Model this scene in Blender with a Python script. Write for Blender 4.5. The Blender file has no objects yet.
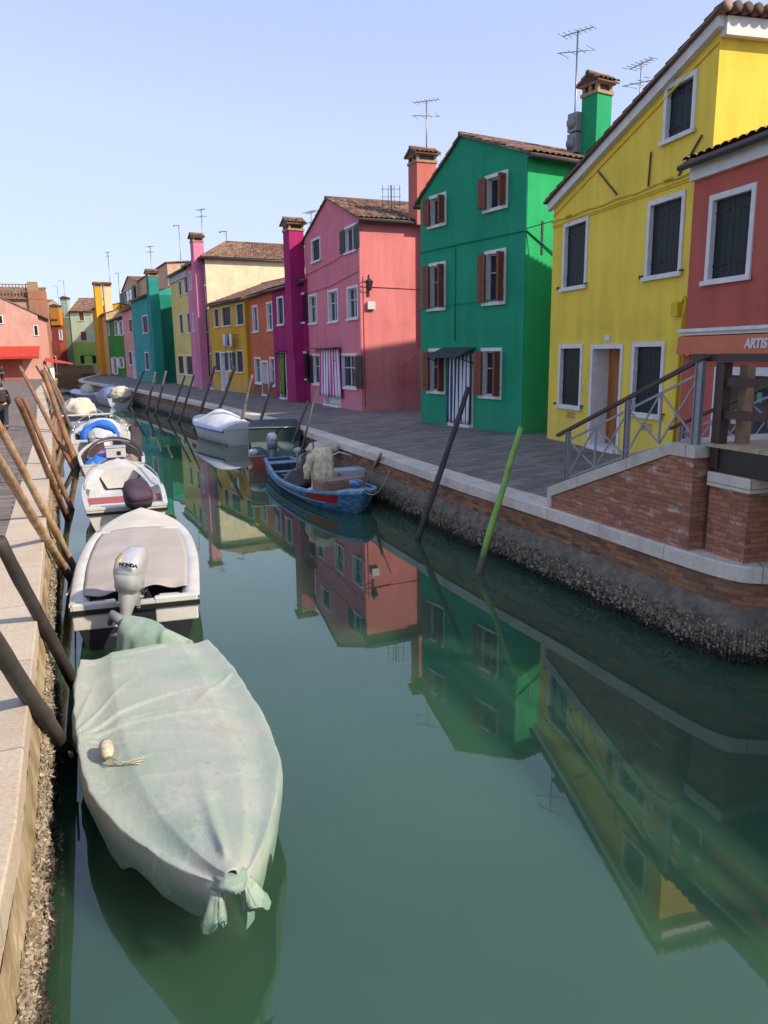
import bpy, math, random
from mathutils import Vector, Matrix, noise
random.seed(7)
R=math.radians; PI=math.pi
sc=bpy.context.scene
V=Vector
# ------------------------------------------------------------------ camera
H=3.93; Q=1.43; QH=Q+.15; WZ=.25; KW=(3.93-WZ)/3.93; FP=760.0; PIT=R(11.8); ROL=.0135
fw=V((0,math.cos(PIT),-math.sin(PIT))); u0=V((0,math.sin(PIT),math.cos(PIT))); x0=V((1,0,0))
cu=u0*math.cos(ROL)+x0*math.sin(ROL); cr=x0*math.cos(ROL)-u0*math.sin(ROL); CAM=V((0,0,H))
cd=bpy.data.cameras.new('camera'); cam=bpy.data.objects.new('camera',cd); sc.collection.objects.link(cam)
cam.matrix_world=Matrix(((cr.x,cu.x,-fw.x,0),(cr.y,cu.y,-fw.y,0),(cr.z,cu.z,-fw.z,H),(0,0,0,1)))
cd.sensor_fit='VERTICAL'; cd.sensor_height=36; cd.lens=36*FP/1024; cd.clip_start=.05; cd.clip_end=6000
sc.camera=cam
def ray(x,y): return fw*FP+cr*(x-384)+cu*(512-y)
def at(x,y,z=Q):
    d=ray(x,y); return CAM+d*((z-H)/d.z)
# ------------------------------------------------------------------ materials
def new(name):
    m=bpy.data.materials.new(name); m.use_nodes=True; nt=m.node_tree
    b=nt.nodes['Principled BSDF']; return m,nt,b
def N(nt,t,**k):
    n=nt.nodes.new(t)
    for a,v in k.items():
        if a in n.inputs: n.inputs[a].default_value=v
        else: setattr(n,a,v)
    return n
def c4(c,f=1): return (min(c[0]*f,1),min(c[1]*f,1),min(c[2]*f,1),1)
def ramp(nt,stops,fac=None):
    r=nt.nodes.new('ShaderNodeValToRGB'); e=r.color_ramp.elements
    while len(e)<len(stops): e.new(.5)
    for i,(p,c) in enumerate(stops): e[i].position=p; e[i].color=c4(c)
    if fac is not None: nt.links.new(fac,r.inputs[0])
    return r
def coords(nt,scale=(1,1,1),kind='Object'):
    t=nt.nodes.new('ShaderNodeTexCoord'); mp=nt.nodes.new('ShaderNodeMapping'); mp.inputs['Scale'].default_value=scale
    nt.links.new(t.outputs[kind],mp.inputs[0]); return mp.outputs[0]
def noi(nt,co,scale,detail=5,rough=.55):
    n=nt.nodes.new('ShaderNodeTexNoise'); n.inputs['Scale'].default_value=scale; n.inputs['Detail'].default_value=detail; n.inputs['Roughness'].default_value=rough
    nt.links.new(co,n.inputs['Vector']); return n.outputs['Fac']
def mixc(nt,f,a,b,mode='MIX'):
    m=nt.nodes.new('ShaderNodeMix'); m.data_type='RGBA'; m.blend_type=mode
    if isinstance(f,(int,float)): m.inputs[0].default_value=f
    else: nt.links.new(f,m.inputs[0])
    for i,s in ((6,a),(7,b)):
        if isinstance(s,tuple): m.inputs[i].default_value=c4(s)
        else: nt.links.new(s,m.inputs[i])
    return m.outputs[2]
def bump(nt,b,h,st=.3,dist=.02):
    n=nt.nodes.new('ShaderNodeBump'); n.inputs['Strength'].default_value=st; n.inputs['Distance'].default_value=dist
    nt.links.new(h,n.inputs['Height']); nt.links.new(n.outputs[0],b.inputs['Normal']); return n
def simple(name,c,rough=.6,var=.25,scale=6,metal=0,bst=.15,c2=None,stretch=(1,1,1),spec=None):
    m,nt,b=new(name); co=coords(nt,stretch)
    n=noi(nt,co,scale)
    a=tuple(x*(1-var) for x in c); d=c2 if c2 else tuple(x*(1+var) for x in c)
    r=ramp(nt,[(.3,a),(.7,d)],n); nt.links.new(r.outputs[0],b.inputs['Base Color'])
    b.inputs['Roughness'].default_value=rough; b.inputs['Metallic'].default_value=metal
    if spec is not None: b.inputs['Specular IOR Level'].default_value=spec
    if bst: bump(nt,b,noi(nt,co,scale*6),bst,.01)
    return m
_st={}
def stucco(c,key=None,damp=.5):
    k=(c,damp)
    if k in _st: return _st[k]
    m,nt,b=new('painted_stucco'); co=coords(nt)
    big=noi(nt,co,.55,6,.65); st=noi(nt,coords(nt,(2.2,2.2,.22)),1.6,5,.6); fine=noi(nt,co,14,4)
    r=ramp(nt,[(.28,tuple(x*.74 for x in c)),(.5,c),(.75,tuple(min(1,x*1.08+.012) for x in c))],big)
    cc=mixc(nt,.28,r.outputs[0],ramp(nt,[(.35,tuple(x*.66 for x in c)),(.65,tuple(min(1,x*1.1) for x in c))],st).outputs[0])
    g=sum(c)/3
    pale=tuple(x*.62+g*.25+.05 for x in c)
    # damp band near the ground with a ragged upper edge
    sep=nt.nodes.new('ShaderNodeSeparateXYZ'); nt.links.new(coords(nt),sep.inputs[0])
    ma=N(nt,'ShaderNodeMath',operation='MULTIPLY_ADD'); nt.links.new(noi(nt,co,1.3,6,.7),ma.inputs[0]); ma.inputs[1].default_value=-2.6; ma.inputs[2].default_value=.80
    ad=N(nt,'ShaderNodeMath',operation='ADD'); nt.links.new(sep.outputs[2],ad.inputs[0]); nt.links.new(ma.outputs[0],ad.inputs[1])
    rr=ramp(nt,[(0,(damp,)*3),(.45,(0,0,0))],ad.outputs[0])
    cc=mixc(nt,rr.outputs[0],cc,pale)
    sp=ramp(nt,[(.64,(0,0,0)),(.72,(.3,.3,.3))],noi(nt,co,3.3,8,.75))
    cc=mixc(nt,sp.outputs[0],cc,tuple(x*.6 for x in c))
    nt.links.new(cc,b.inputs['Base Color']); b.inputs['Roughness'].default_value=.9; b.inputs['Specular IOR Level'].default_value=.2
    mx=N(nt,'ShaderNodeMath',operation='MULTIPLY_ADD'); nt.links.new(big,mx.inputs[0]); mx.inputs[1].default_value=3; nt.links.new(fine,mx.inputs[2])
    bump(nt,b,mx.outputs[0],.35,.012)
    _st[k]=m; return m
def brickmat(name,c1,c2,mortar,bw=.24,bh=.063,ms=.008,wear=.4,kind='UV',stone=None):
    m,nt,b=new(name); co=coords(nt,(1,1,1),kind)
    nz=nt.nodes.new('ShaderNodeTexNoise'); nz.inputs['Scale'].default_value=3; nt.links.new(co,nz.inputs['Vector'])
    va=N(nt,'ShaderNodeVectorMath',operation='MULTIPLY_ADD'); nt.links.new(nz.outputs['Color'],va.inputs[0]); va.inputs[1].default_value=(.018,.018,0); nt.links.new(co,va.inputs[2])
    br=nt.nodes.new('ShaderNodeTexBrick'); nt.links.new(va.outputs[0],br.inputs['Vector'])
    br.inputs['Scale'].default_value=1; br.inputs['Brick Width'].default_value=bw; br.inputs['Row Height'].default_value=bh
    br.inputs['Mortar Size'].default_value=ms; br.inputs['Mortar Smooth'].default_value=.3; br.inputs['Bias'].default_value=0
    br.inputs['Color1'].default_value=c4(c1); br.inputs['Color2'].default_value=c4(c2); br.inputs['Mortar'].default_value=c4(mortar)
    n1=noi(nt,co,2.2,6,.7); n2=noi(nt,co,22,4,.6)
    cc=mixc(nt,.55,br.outputs['Color'],ramp(nt,[(.25,(.45,.45,.45)),(.75,(1.25,1.2,1.15))],n2).outputs[0],'MULTIPLY')
    cc=mixc(nt,.5,cc,ramp(nt,[(.3,(.55,.5,.5)),(.6,(1.15,1.1,1.05))],n1).outputs[0],'MULTIPLY')
    if wear:
        w=ramp(nt,[(.55,(0,0,0)),(.66,(wear,)*3)],noi(nt,coords(nt,(1,2.2,1),kind),3.1,8,.7))
        cc=mixc(nt,w.outputs[0],cc,stone or (.5,.47,.43))
    nt.links.new(cc,b.inputs['Base Color']); b.inputs['Roughness'].default_value=.92; b.inputs['Specular IOR Level'].default_value=.2
    s=N(nt,'ShaderNodeMath',operation='MULTIPLY_ADD'); nt.links.new(br.outputs['Fac'],s.inputs[0]); s.inputs[1].default_value=-1.2; nt.links.new(n2,s.inputs[2])
    bump(nt,b,s.outputs[0],.6,.012); return m
def tilemat():
    m,nt,b=new('terracotta_tiles'); co=coords(nt,(1,1,1),'UV')
    fl=N(nt,'ShaderNodeVectorMath',operation='FLOOR'); nt.links.new(co,fl.inputs[0])
    wn=nt.nodes.new('ShaderNodeTexWhiteNoise'); nt.links.new(fl.outputs[0],wn.inputs['Vector'])
    r=ramp(nt,[(0,(.09,.045,.032)),(.35,(.19,.085,.055)),(.7,(.29,.135,.085)),(1,(.36,.23,.16))],wn.outputs['Value'])
    ob=coords(nt); l=ramp(nt,[(.45,(0,0,0)),(.62,(.55,.55,.55))],noi(nt,ob,1.1,7,.7))
    cc=mixc(nt,l.outputs[0],r.outputs[0],(.20,.17,.12))
    cc=mixc(nt,.6,cc,ramp(nt,[(.3,(.6,.6,.6)),(.7,(1.15,1.15,1.15))],noi(nt,ob,9,5)).outputs[0],'MULTIPLY')
    nt.links.new(cc,b.inputs['Base Color']); b.inputs['Roughness'].default_value=.9; bump(nt,b,noi(nt,ob,30,4),.4,.01)
    return m
def stone(name,c,joint=1.4,w=.6,stain=(.2,.15,.09),amt=.5,kind='UV'):
    m,nt,b=new(name); co=coords(nt,(1,1,1),kind)
    br=nt.nodes.new('ShaderNodeTexBrick'); nt.links.new(co,br.inputs['Vector']); br.offset=.37
    br.inputs['Scale'].default_value=1; br.inputs['Brick Width'].default_value=joint; br.inputs['Row Height'].default_value=w
    br.inputs['Mortar Size'].default_value=.006; br.inputs['Mortar Smooth'].default_value=.2
    br.inputs['Color1'].default_value=c4(c,.88); br.inputs['Color2'].default_value=c4(c,1.06); br.inputs['Mortar'].default_value=c4(c,.3)
    ob=coords(nt); n=noi(nt,ob,1.7,8,.72); f=noi(nt,ob,28,6,.7)
    cc=mixc(nt,ramp(nt,[(.45,(0,0,0)),(.75,(amt,)*3)],n).outputs[0],br.outputs['Color'],stain)
    cc=mixc(nt,.7,cc,ramp(nt,[(.3,(.72,.72,.72)),(.62,(1.1,1.1,1.1))],f).outputs[0],'MULTIPLY')
    pit=ramp(nt,[(.33,(1,1,1)),(.38,(0,0,0))],noi(nt,ob,60,3,.5)); cc=mixc(nt,pit.outputs[0],cc,tuple(x*.45 for x in c))
    nt.links.new(cc,b.inputs['Base Color']); b.inputs['Roughness'].default_value=.85
    s=N(nt,'ShaderNodeMath',operation='MULTIPLY_ADD'); nt.links.new(br.outputs['Fac'],s.inputs[0]); s.inputs[1].default_value=-1.0; nt.links.new(f,s.inputs[2])
    bump(nt,b,s.outputs[0],.5,.012); return m
M={}
M['tile']=tilemat()
M['white']=simple('white_painted_stone',(.66,.64,.62),.7,.12,5)
M['cream']=simple('cream_plaster',(.60,.52,.36),.9,.15,2)
M['dkgreen']=simple('dark_green_shutter',(.007,.014,.017),.55,.3,8,spec=.3)
M['brown']=simple('brown_shutter',(.20,.055,.028),.6,.25,8)
M['brownd']=simple('dark_brown_wood',(.045,.022,.018),.5,.3,10)
M['orangewood']=simple('orange_door_wood',(.36,.13,.03),.45,.25,5,stretch=(1,1,.15))
M['iron']=simple('black_iron',(.02,.02,.022),.5,.3,20)
M['zinc']=simple('dark_gutter',(.03,.028,.03),.5,.3,9)
M['galv']=simple('grey_painted_steel',(.26,.27,.30),.45,.12,18,metal=.4)
M['rail']=simple('dark_wood_handrail',(.05,.025,.022),.5,.3,12,stretch=(1,1,1))
M['glass'],nt,b=new('window_glass'); b.inputs['Base Color'].default_value=(.02,.03,.04,1); b.inputs['Roughness'].default_value=.08
M['int']=simple('white_sash',(.55,.56,.58),.5,.1,5)
M['ant']=simple('antenna_aluminium',(.22,.22,.24),.4,.2,9,metal=.6)
M['hull']=simple('white_gelcoat',(.50,.485,.46),.4,.10,3,c2=(.56,.54,.50))
M['hullgrey']=simple('grey_gelcoat',(.42,.44,.47),.4,.12,3)
M['greyblue']=simple('grey_blue_fabric',(.24,.27,.36),.85,.2,5)
M['beige']=simple('beige_canvas',(.50,.45,.36),.9,.18,5)
M['black']=simple('black_plastic',(.012,.012,.013),.4,.2,9)
M['rope']=simple('weathered_rope',(.36,.31,.22),.95,.3,60)
M['grey']=simple('grey_plastic',(.2,.21,.23),.5,.15,8)
M['blue']=simple('blue_fabric',(.01,.13,.52),.75,.25,6)
M['redseat']=simple('red_seat_vinyl',(.32,.07,.06),.6,.2,7)
M['purple']=simple('dark_purple_cover',(.045,.022,.04),.75,.25,6)
M['dkcanopy']=simple('dark_green_canopy',(.022,.04,.04),.75,.2,4)
M['wood']=simple('varnished_wood',(.25,.13,.06),.55,.3,6,stretch=(1,6,6))
M['net']=simple('beige_fishing_cloth',(.62,.53,.36),.95,.30,7,bst=.5)
M['crate']=simple('weathered_crate_wood',(.27,.17,.11),.85,.3,9)
M['steel']=simple('stainless_tube',(.5,.5,.52),.25,.1,9,metal=.9)
M['purplecloth']=simple('violet_cloth',(.22,.15,.4),.9,.2,8)
M['awning']=simple('orange_red_awning',(.42,.035,.02),.8,.12,3)
M['coping']=stone('istrian_stone_coping',(.74,.64,.54),1.35,.9,(.24,.19,.14),.5)
M['copingl']=stone('warm_stone_coping',(.50,.41,.32),1.6,1.4,(.40,.27,.14),.55)
M['brickq']=brickmat('quay_brick',(.52,.22,.11),(.22,.085,.055),(.20,.17,.14),wear=.35,stone=(.24,.2,.16))
M['brick']=brickmat('stair_brick',(.60,.24,.135),(.38,.14,.09),(.24,.17,.14),wear=.8,ms=.007,stone=(.52,.46,.42))
M['brickold']=brickmat('far_brick',(.50,.31,.18),(.42,.24,.13),(.45,.38,.3),wear=.2)
def pavemat(name,c,bw,bh,rot):
    m,nt,b=new(name); co=coords(nt); mp=nt.nodes.new('ShaderNodeMapping'); mp.inputs['Rotation'].default_value=(0,0,rot); nt.links.new(co,mp.inputs[0])
    br=nt.nodes.new('ShaderNodeTexBrick'); nt.links.new(mp.outputs[0],br.inputs['Vector'])
    br.inputs['Scale'].default_value=1; br.inputs['Brick Width'].default_value=bw; br.inputs['Row Height'].default_value=bh
    br.inputs['Mortar Size'].default_value=.012; br.inputs['Mortar Smooth'].default_value=.3
    br.inputs['Color1'].default_value=c4(c,.72); br.inputs['Color2'].default_value=c4(c,1.25); br.inputs['Mortar'].default_value=c4(c,.35)
    n=noi(nt,co,.6,7,.65); f=noi(nt,co,9,6,.7)
    cc=mixc(nt,.7,br.outputs['Color'],ramp(nt,[(.3,(.65,.65,.65)),(.7,(1.2,1.2,1.2))],n).outputs[0],'MULTIPLY')
    cc=mixc(nt,.6,cc,ramp(nt,[(.3,(.7,.7,.7)),(.7,(1.2,1.2,1.2))],f).outputs[0],'MULTIPLY')
    nt.links.new(cc,b.inputs['Base Color']); b.inputs['Roughness'].default_value=.8
    s=N(nt,'ShaderNodeMath',operation='MULTIPLY_ADD'); nt.links.new(br.outputs['Fac'],s.inputs[0]); s.inputs[1].default_value=-1.5; nt.links.new(f,s.inputs[2])
    bump(nt,b,s.outputs[0],.6,.02); return m
M['pave']=pavemat('grey_trachyte_paving',(.235,.20,.175),.62,.24,R(-24))
M['pavel']=pavemat('brown_grey_paving',(.19,.15,.125),.62,.24,R(-24))
def crustmat():
    m,nt,b=new('oyster_crust'); co=coords(nt)
    vo=nt.nodes.new('ShaderNodeTexVoronoi'); vo.inputs['Scale'].default_value=22; nt.links.new(co,vo.inputs['Vector'])
    n=noi(nt,co,9,8,.75)
    sep=nt.nodes.new('ShaderNodeSeparateXYZ'); nt.links.new(coords(nt),sep.inputs[0])
    ad=N(nt,'ShaderNodeMath',operation='MULTIPLY_ADD'); nt.links.new(noi(nt,co,2.5,6,.7),ad.inputs[0]); ad.inputs[1].default_value=.40; nt.links.new(sep.outputs[2],ad.inputs[2])
    up=ramp(nt,[(.48,(.022,.016,.011)),(.60,(.06,.046,.032)),(.72,(.26,.205,.145)),(.92,(.30,.25,.185))],ad.outputs[0])
    sh=ramp(nt,[(.08,(1.9,1.8,1.65)),(.35,(1,1,1)),(.8,(.45,.45,.45))],vo.outputs['Distance'])
    cc=mixc(nt,.8,up.outputs[0],sh.outputs[0],'MULTIPLY')
    cc=mixc(nt,.8,cc,ramp(nt,[(.3,(.5,.5,.5)),(.7,(1.5,1.5,1.4))],n).outputs[0],'MULTIPLY')
    nt.links.new(cc,b.inputs['Base Color']); b.inputs['Roughness'].default_value=.8; bump(nt,b,n,.8,.03); return m
M['crust']=crustmat()
M['shell']=simple('oyster_shells',(.17,.13,.088),.8,.5,12,c2=(.44,.36,.27))
M['shelld']=simple('dark_mussel_shells',(.018,.014,.011),.75,.5,12,c2=(.06,.046,.034))
M['mortar']=simple('eroded_mortar',(.17,.14,.105),.95,.35,5,bst=.8)
M['ochre']=simple('ochre_stained_wall',(.27,.17,.07),.95,.45,3,bst=.8,c2=(.36,.28,.17))
# ------------------------------------------------------------------ mesh builder
class MB:
    def __init__(s): s.v=[]; s.f=[]; s.uv=[]; s.mi=[]; s.sm=[]; s.k=0
    def face(s,pts,uv=None,mi=0,sm=False):
        i=len(s.v); s.v+=[tuple(p) for p in pts]; s.f.append(tuple(range(i,i+len(pts)))); s.uv.append(uv); s.mi.append(mi); s.sm.append(sm)
    def idx(s,verts,faces,uvs=None,mi=0,sm=True):
        i=len(s.v); s.v+=[tuple(p) for p in verts]
        for n,f in enumerate(faces):
            s.f.append(tuple(i+a for a in f)); s.uv.append(uvs[n] if uvs else None); s.mi.append(mi if isinstance(mi,int) else mi[n]); s.sm.append(sm)
    def hexa(s,p,mi=0):   # p: 8 points, bottom 4 ccw then top 4
        q=[V(a) for a in p]
        s.idx(q,[(3,2,1,0),(4,5,6,7),(0,1,5,4),(1,2,6,5),(2,3,7,6),(3,0,4,7)],mi=mi,sm=False)
    def box(s,x0,x1,y0,y1,z0,z1,mi=0):
        s.hexa([(x0,y0,z0),(x1,y0,z0),(x1,y1,z0),(x0,y1,z0),(x0,y0,z1),(x1,y0,z1),(x1,y1,z1),(x0,y1,z1)],mi)
    def bar(s,a,b,w,h,up=(0,0,1),mi=0):
        a=V(a);b=V(b); d=(b-a).normalized(); sd=d.cross(V(up))
        if sd.length<1e-3: sd=V((1,0,0))
        sd.normalize(); u=sd.cross(d).normalized(); sd=sd*w/2; u=u*h/2
        s.hexa([a-sd-u,a+sd-u,b+sd-u,b-sd-u,a-sd+u,a+sd+u,b+sd+u,b-sd+u],mi)
    def tube(s,pts,r,seg=10,cap=True,mi=0,sm=True):
        pts=[V(p) for p in pts]; rs=r if isinstance(r,(list,tuple)) else [r]*len(pts)
        vs=[];fs=[]; pd=None
        for i,p in enumerate(pts):
            d=(pts[min(i+1,len(pts)-1)]-pts[max(i-1,0)]).normalized()
            ref=V((0,0,1)) if abs(d.z)<.9 else V((1,0,0))
            if pd is None: a=d.cross(ref).normalized()
            else: a=(pd-d*pd.dot(d)).normalized()
            pd=a; b=d.cross(a)
            for k in range(seg):
                t=2*PI*k/seg; vs.append(p+(a*math.cos(t)+b*math.sin(t))*rs[i])
        for i in range(len(pts)-1):
            for k in range(seg):
                k2=(k+1)%seg; fs.append((i*seg+k,i*seg+k2,(i+1)*seg+k2,(i+1)*seg+k))
        if cap: fs.append(tuple(range(seg))[::-1]); fs.append(tuple((len(pts)-1)*seg+k for k in range(seg)))
        s.idx(vs,fs,mi=mi,sm=sm)
    def grid(s,P,uv=None,mi=0,sm=True,flip=False):  # P[i][j]
        n=len(P);m=len(P[0]); vs=[p for r_ in P for p in r_]; fs=[];us=[]
        for i in range(n-1):
            for j in range(m-1):
                f=(i*m+j,i*m+j+1,(i+1)*m+j+1,(i+1)*m+j)
                if flip: f=f[::-1]
                fs.append(f)
                if uv: us.append([uv[a//m][a%m] for a in f])
        s.idx(vs,fs,us if uv else None,mi,sm)
    def ball(s,c,r,seg=12,rings=8,mi=0,jit=0):
        c=V(c); rr=r if isinstance(r,(tuple,list)) else (r,r,r); P=[]
        for i in range(rings+1):
            th=PI*i/rings; row=[]
            for k in range(seg+1):
                ph=2*PI*(k%seg)/seg; d=V((math.sin(th)*math.cos(ph),math.sin(th)*math.sin(ph),math.cos(th)))
                j=1+jit*noise.noise(d*2.3+c*3)+jit*.45*noise.noise(d*6+c)+jit*.35*abs(math.sin(ph*4+th*2))*math.sin(th)
                row.append((c.x+d.x*rr[0]*j,c.y+d.y*rr[1]*j,c.z+d.z*rr[2]*j))
            P.append(row)
        s.grid(P,mi=mi,flip=True)
    def build(s,name,mats,parent=None,bevel=0):
        me=bpy.data.meshes.new(name); me.from_pydata(s.v,[],s.f)
        if not isinstance(mats,(list,tuple)): mats=[mats]
        for m in mats: me.materials.append(m)
        me.update()
        ul=me.uv_layers.new(name='UVMap'); 
        for p,uv,mi,sm in zip(me.polygons,s.uv,s.mi,s.sm):
            p.material_index=mi; p.use_smooth=sm
            if uv is None:
                n=p.normal
                if abs(n.z)>.7: ff=lambda c:(c.x,c.y)
                else:
                    t=V((0,0,1)).cross(n).normalized(); ff=lambda c,t=t:(c.dot(t),c.z)
                for li in p.loop_indices: ul.data[li].uv=ff(me.vertices[me.loops[li].vertex_index].co)
            else:
                for q,li in enumerate(p.loop_indices): ul.data[li].uv=uv[q]
        o=bpy.data.objects.new(name,me); sc.collection.objects.link(o)
        if parent is not None: o.parent=parent
        if bevel:
            bv=o.modifiers.new('bevel','BEVEL'); bv.width=bevel; bv.segments=2; bv.limit_method='ANGLE'
        return o
def tag(o,label=None,cat=None,group=None,kind=None):
    if label: o['label']=label
    if cat: o['category']=cat
    if group: o['group']=group
    if kind: o['kind']=kind
    return o
def empty(name,loc,rz=0):
    o=bpy.data.objects.new(name,None); sc.collection.objects.link(o); o.location=loc; o.rotation_euler=(0,0,rz); o.empty_display_size=.2; return o
# ------------------------------------------------------------------ clip helpers
def clip(poly,a,b):   # keep left of a->b in (u,z)
    out=[]; n=len(poly)
    def sd(p): return (b[0]-a[0])*(p[1]-a[1])-(b[1]-a[1])*(p[0]-a[0])
    for i in range(n):
        p,q=poly[i],poly[(i+1)%n]; sp,sq=sd(p),sd(q)
        if sp>=0: out.append(p)
        if sp*sq<0:
            t=sp/(sp-sq); out.append((p[0]+(q[0]-p[0])*t,p[1]+(q[1]-p[1])*t))
    return out
# ------------------------------------------------------------------ roofs
def tiles(mb,e0,e1,r0,r1,tw=.21,th=.38,amp=.045,ui=0):
    """barrel tiles on the quad eave e0-e1, ridge r0-r1"""
    e0,e1,r0,r1=map(V,(e0,e1,r0,r1)); n=(e1-e0).cross(r0-e0).normalized()
    if n.z<0: n=-n
    W=max((e1-e0).length,(r1-r0).length); Ls=(r0-e0).length; nt_=max(2,int(W/tw)); nr=max(2,int(Ls/th)); seg=4
    P=[];U=[]
    for j in range(nr):
        for e in (0,1):
            v=(j+e*.999)/nr; row=[];ur=[]
            for i in range(nt_*seg+1):
                u=i/(nt_*seg); ph=(i%seg)/seg
                h=amp*math.sin(PI*ph)**.7 if (i%seg) else 0
                jit=.008*noise.noise(V((i//seg*.7,j*.9,ui)))
                a=e0.lerp(e1,u); b=r0.lerp(r1,u); p=a.lerp(b,v)+n*(h+.03*(1-e)+jit+.02)
                row.append(p); ur.append((i/seg+ui*37-.001 if i else ui*37+.01,j+.02+e*.9))
            P.append(row);U.append(ur)
    mb.grid(P,U,sm=False)
    # underside and eave end
    th_=n*.03
    mb.hexa([e0-th_,e1-th_,r1-th_,r0-th_,e0+n*.018,e1+n*.018,r1+n*.018,r0+n*.018])
    # half round ends at the eave
    return n
class Facade:
    """house frame: x along the front (left to right seen from the canal), y into the house, z up from the pavement"""
    def __init__(s,L,Rr,off=0,base=QH):
        L=V((L[0],L[1],base)); Rr=V((Rr[0],Rr[1],base)); t=(Rr-L); t.z=0; s.W=t.length; s.t=t.normalized(); s.n=V((-s.t.y,s.t.x,0))
        if s.n.dot(V((L.x,L.y,0)))<0: s.n=-s.n   # into the building, away from viewer
        s.L=L-s.n*off; s.base=base; s.rz=math.atan2(s.t.y,s.t.x)
    def px(s,x,y,n=0):
        d=ray(x,y); o=s.L+s.n*n; k=(o-CAM).dot(s.n)/d.dot(s.n); p=CAM+d*k; r=p-s.L
        return r.dot(s.t), p.z-s.base
# ------------------------------------------------------------------ windows
def shutter_leaf(w,h,mat,parent,hinge,ang,side,name='shutter',panels=1):
    """leaf hinged at x=hinge (parent coords), closed = lying towards +side, ang opens outward (-y)"""
    mb=MB(); t=.035
    nb=max(2,int(w/.14))
    def P(x,y,z):
        a=ang*side
        return (hinge[0]+side*0+ (math.cos(ang)*x*side) , hinge[1]-math.sin(ang)*x - (y if ang<1.6 else -y)*math.cos(ang) *(1 if ang<1.6 else 1), hinge[2]+z)
    ca,sa=math.cos(ang),math.sin(ang)
    def T(x,y,z): # x from hinge along leaf, y thickness outward when closed (-y)
        return (hinge[0]+side*(ca*x-sa*y), hinge[1]-(sa*x+ca*y), hinge[2]+z)
    def bx(x0,x1,y0,y1,z0,z1):
        mb.hexa([T(x0,y0,z0),T(x1,y0,z0),T(x1,y1,z0),T(x0,y1,z0),T(x0,y0,z1),T(x1,y0,z1),T(x1,y1,z1),T(x0,y1,z1)])
    for i in range(nb):
        a=w*i/nb+.003; b=w*(i+1)/nb-.003; bx(a,b,0,t,0,h)
    bx(.0,w,-.012,-.0005,h*.14,h*.14+.09); bx(0,w,-.012,-.0005,h*.80,h*.80+.09)
    bx(.0,w*.75,t+.001,t+.012,h*.16,h*.16+.035); bx(0,w*.75,t+.001,t+.012,h*.83,h*.83+.035)
    return mb.build(name,mat,parent)
def window(par,x0,x1,z0,z1,style='closed',sh='dkgreen',fw=.10,frame='white',det=2,sill=True,flat=True,ang=None):
    """stone surround with reveal; children: pane, sash, shutters"""
    mb=MB(); o=-.03; d=.19
    mb.box(x0,x0+fw,o,d,z0,z1); mb.box(x1-fw,x1,o,d,z0,z1); mb.box(x0+fw,x1-fw,o,d,z1-fw,z1); mb.box(x0+fw,x1-fw,o,d,z0,z0+fw*.8)
    if sill: mb.box(x0-.05,x1+.05,o-.05,o+.0,z0-.02,z0+.06)
    w=mb.build('window',M[frame],par)
    ix0,ix1,iz0,iz1=x0+fw,x1-fw,z0+fw*.8,z1-fw; iw=ix1-ix0; ih=iz1-iz0
    if style=='closed':
        for sd,hx in ((1,ix0+.004),(-1,ix1-.004)):
            shutter_leaf(iw/2-.006,ih-.01,M[sh],w,(hx,.10,iz0+.005),0,sd)
    else:
        g=MB(); g.box(ix0-.02,ix1+.02,d-.05,d-.03,iz0-.02,iz1+.02); g.build('pane',M['glass'],w)
        s=MB(); f=.045
        s.box(ix0,ix0+f,.09,.13,iz0,iz1); s.box(ix1-f,ix1,.09,.13,iz0,iz1); s.box(ix0+f,ix1-f,.09,.13,iz1-f,iz1); s.box(ix0+f,ix1-f,.09,.13,iz0,iz0+f)
        s.box(ix0+iw/2-.03,ix0+iw/2+.03,.085,.132,iz0+f,iz1-f)
        if ih>1.0: s.box(ix0+f,ix1-f,.095,.128,iz0+ih*.6,iz0+ih*.6+.035)
        s.build('sash',M['int'],w)
        if style=='open':
            a=ang or (PI*.985,PI*.985)
            for k,(sd,hx) in enumerate(((1,ix0),(-1,ix1))):
                # hinge on the outer face of the surround
                shutter_leaf(iw/2,ih,M[sh],w,(hx,-.055,iz0),a[k],sd)
        if style=='fold':   # book-folding shutters, two panels a side
            for sd,hx in ((1,ix0),(-1,ix1)):
                q=iw/4+.05
                a1=R(118) if sd>0 else R(100)
                shutter_leaf(q,ih,M[sh],w,(hx,-.04,iz0),a1,sd)
                ex=hx+sd*math.cos(a1)*q; ey=-.04-math.sin(a1)*q
                shutter_leaf(q,ih,M[sh],w,(ex,ey,iz0),a1+R(180)+ (R(38) if sd>0 else R(28)),sd)
    return w
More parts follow.
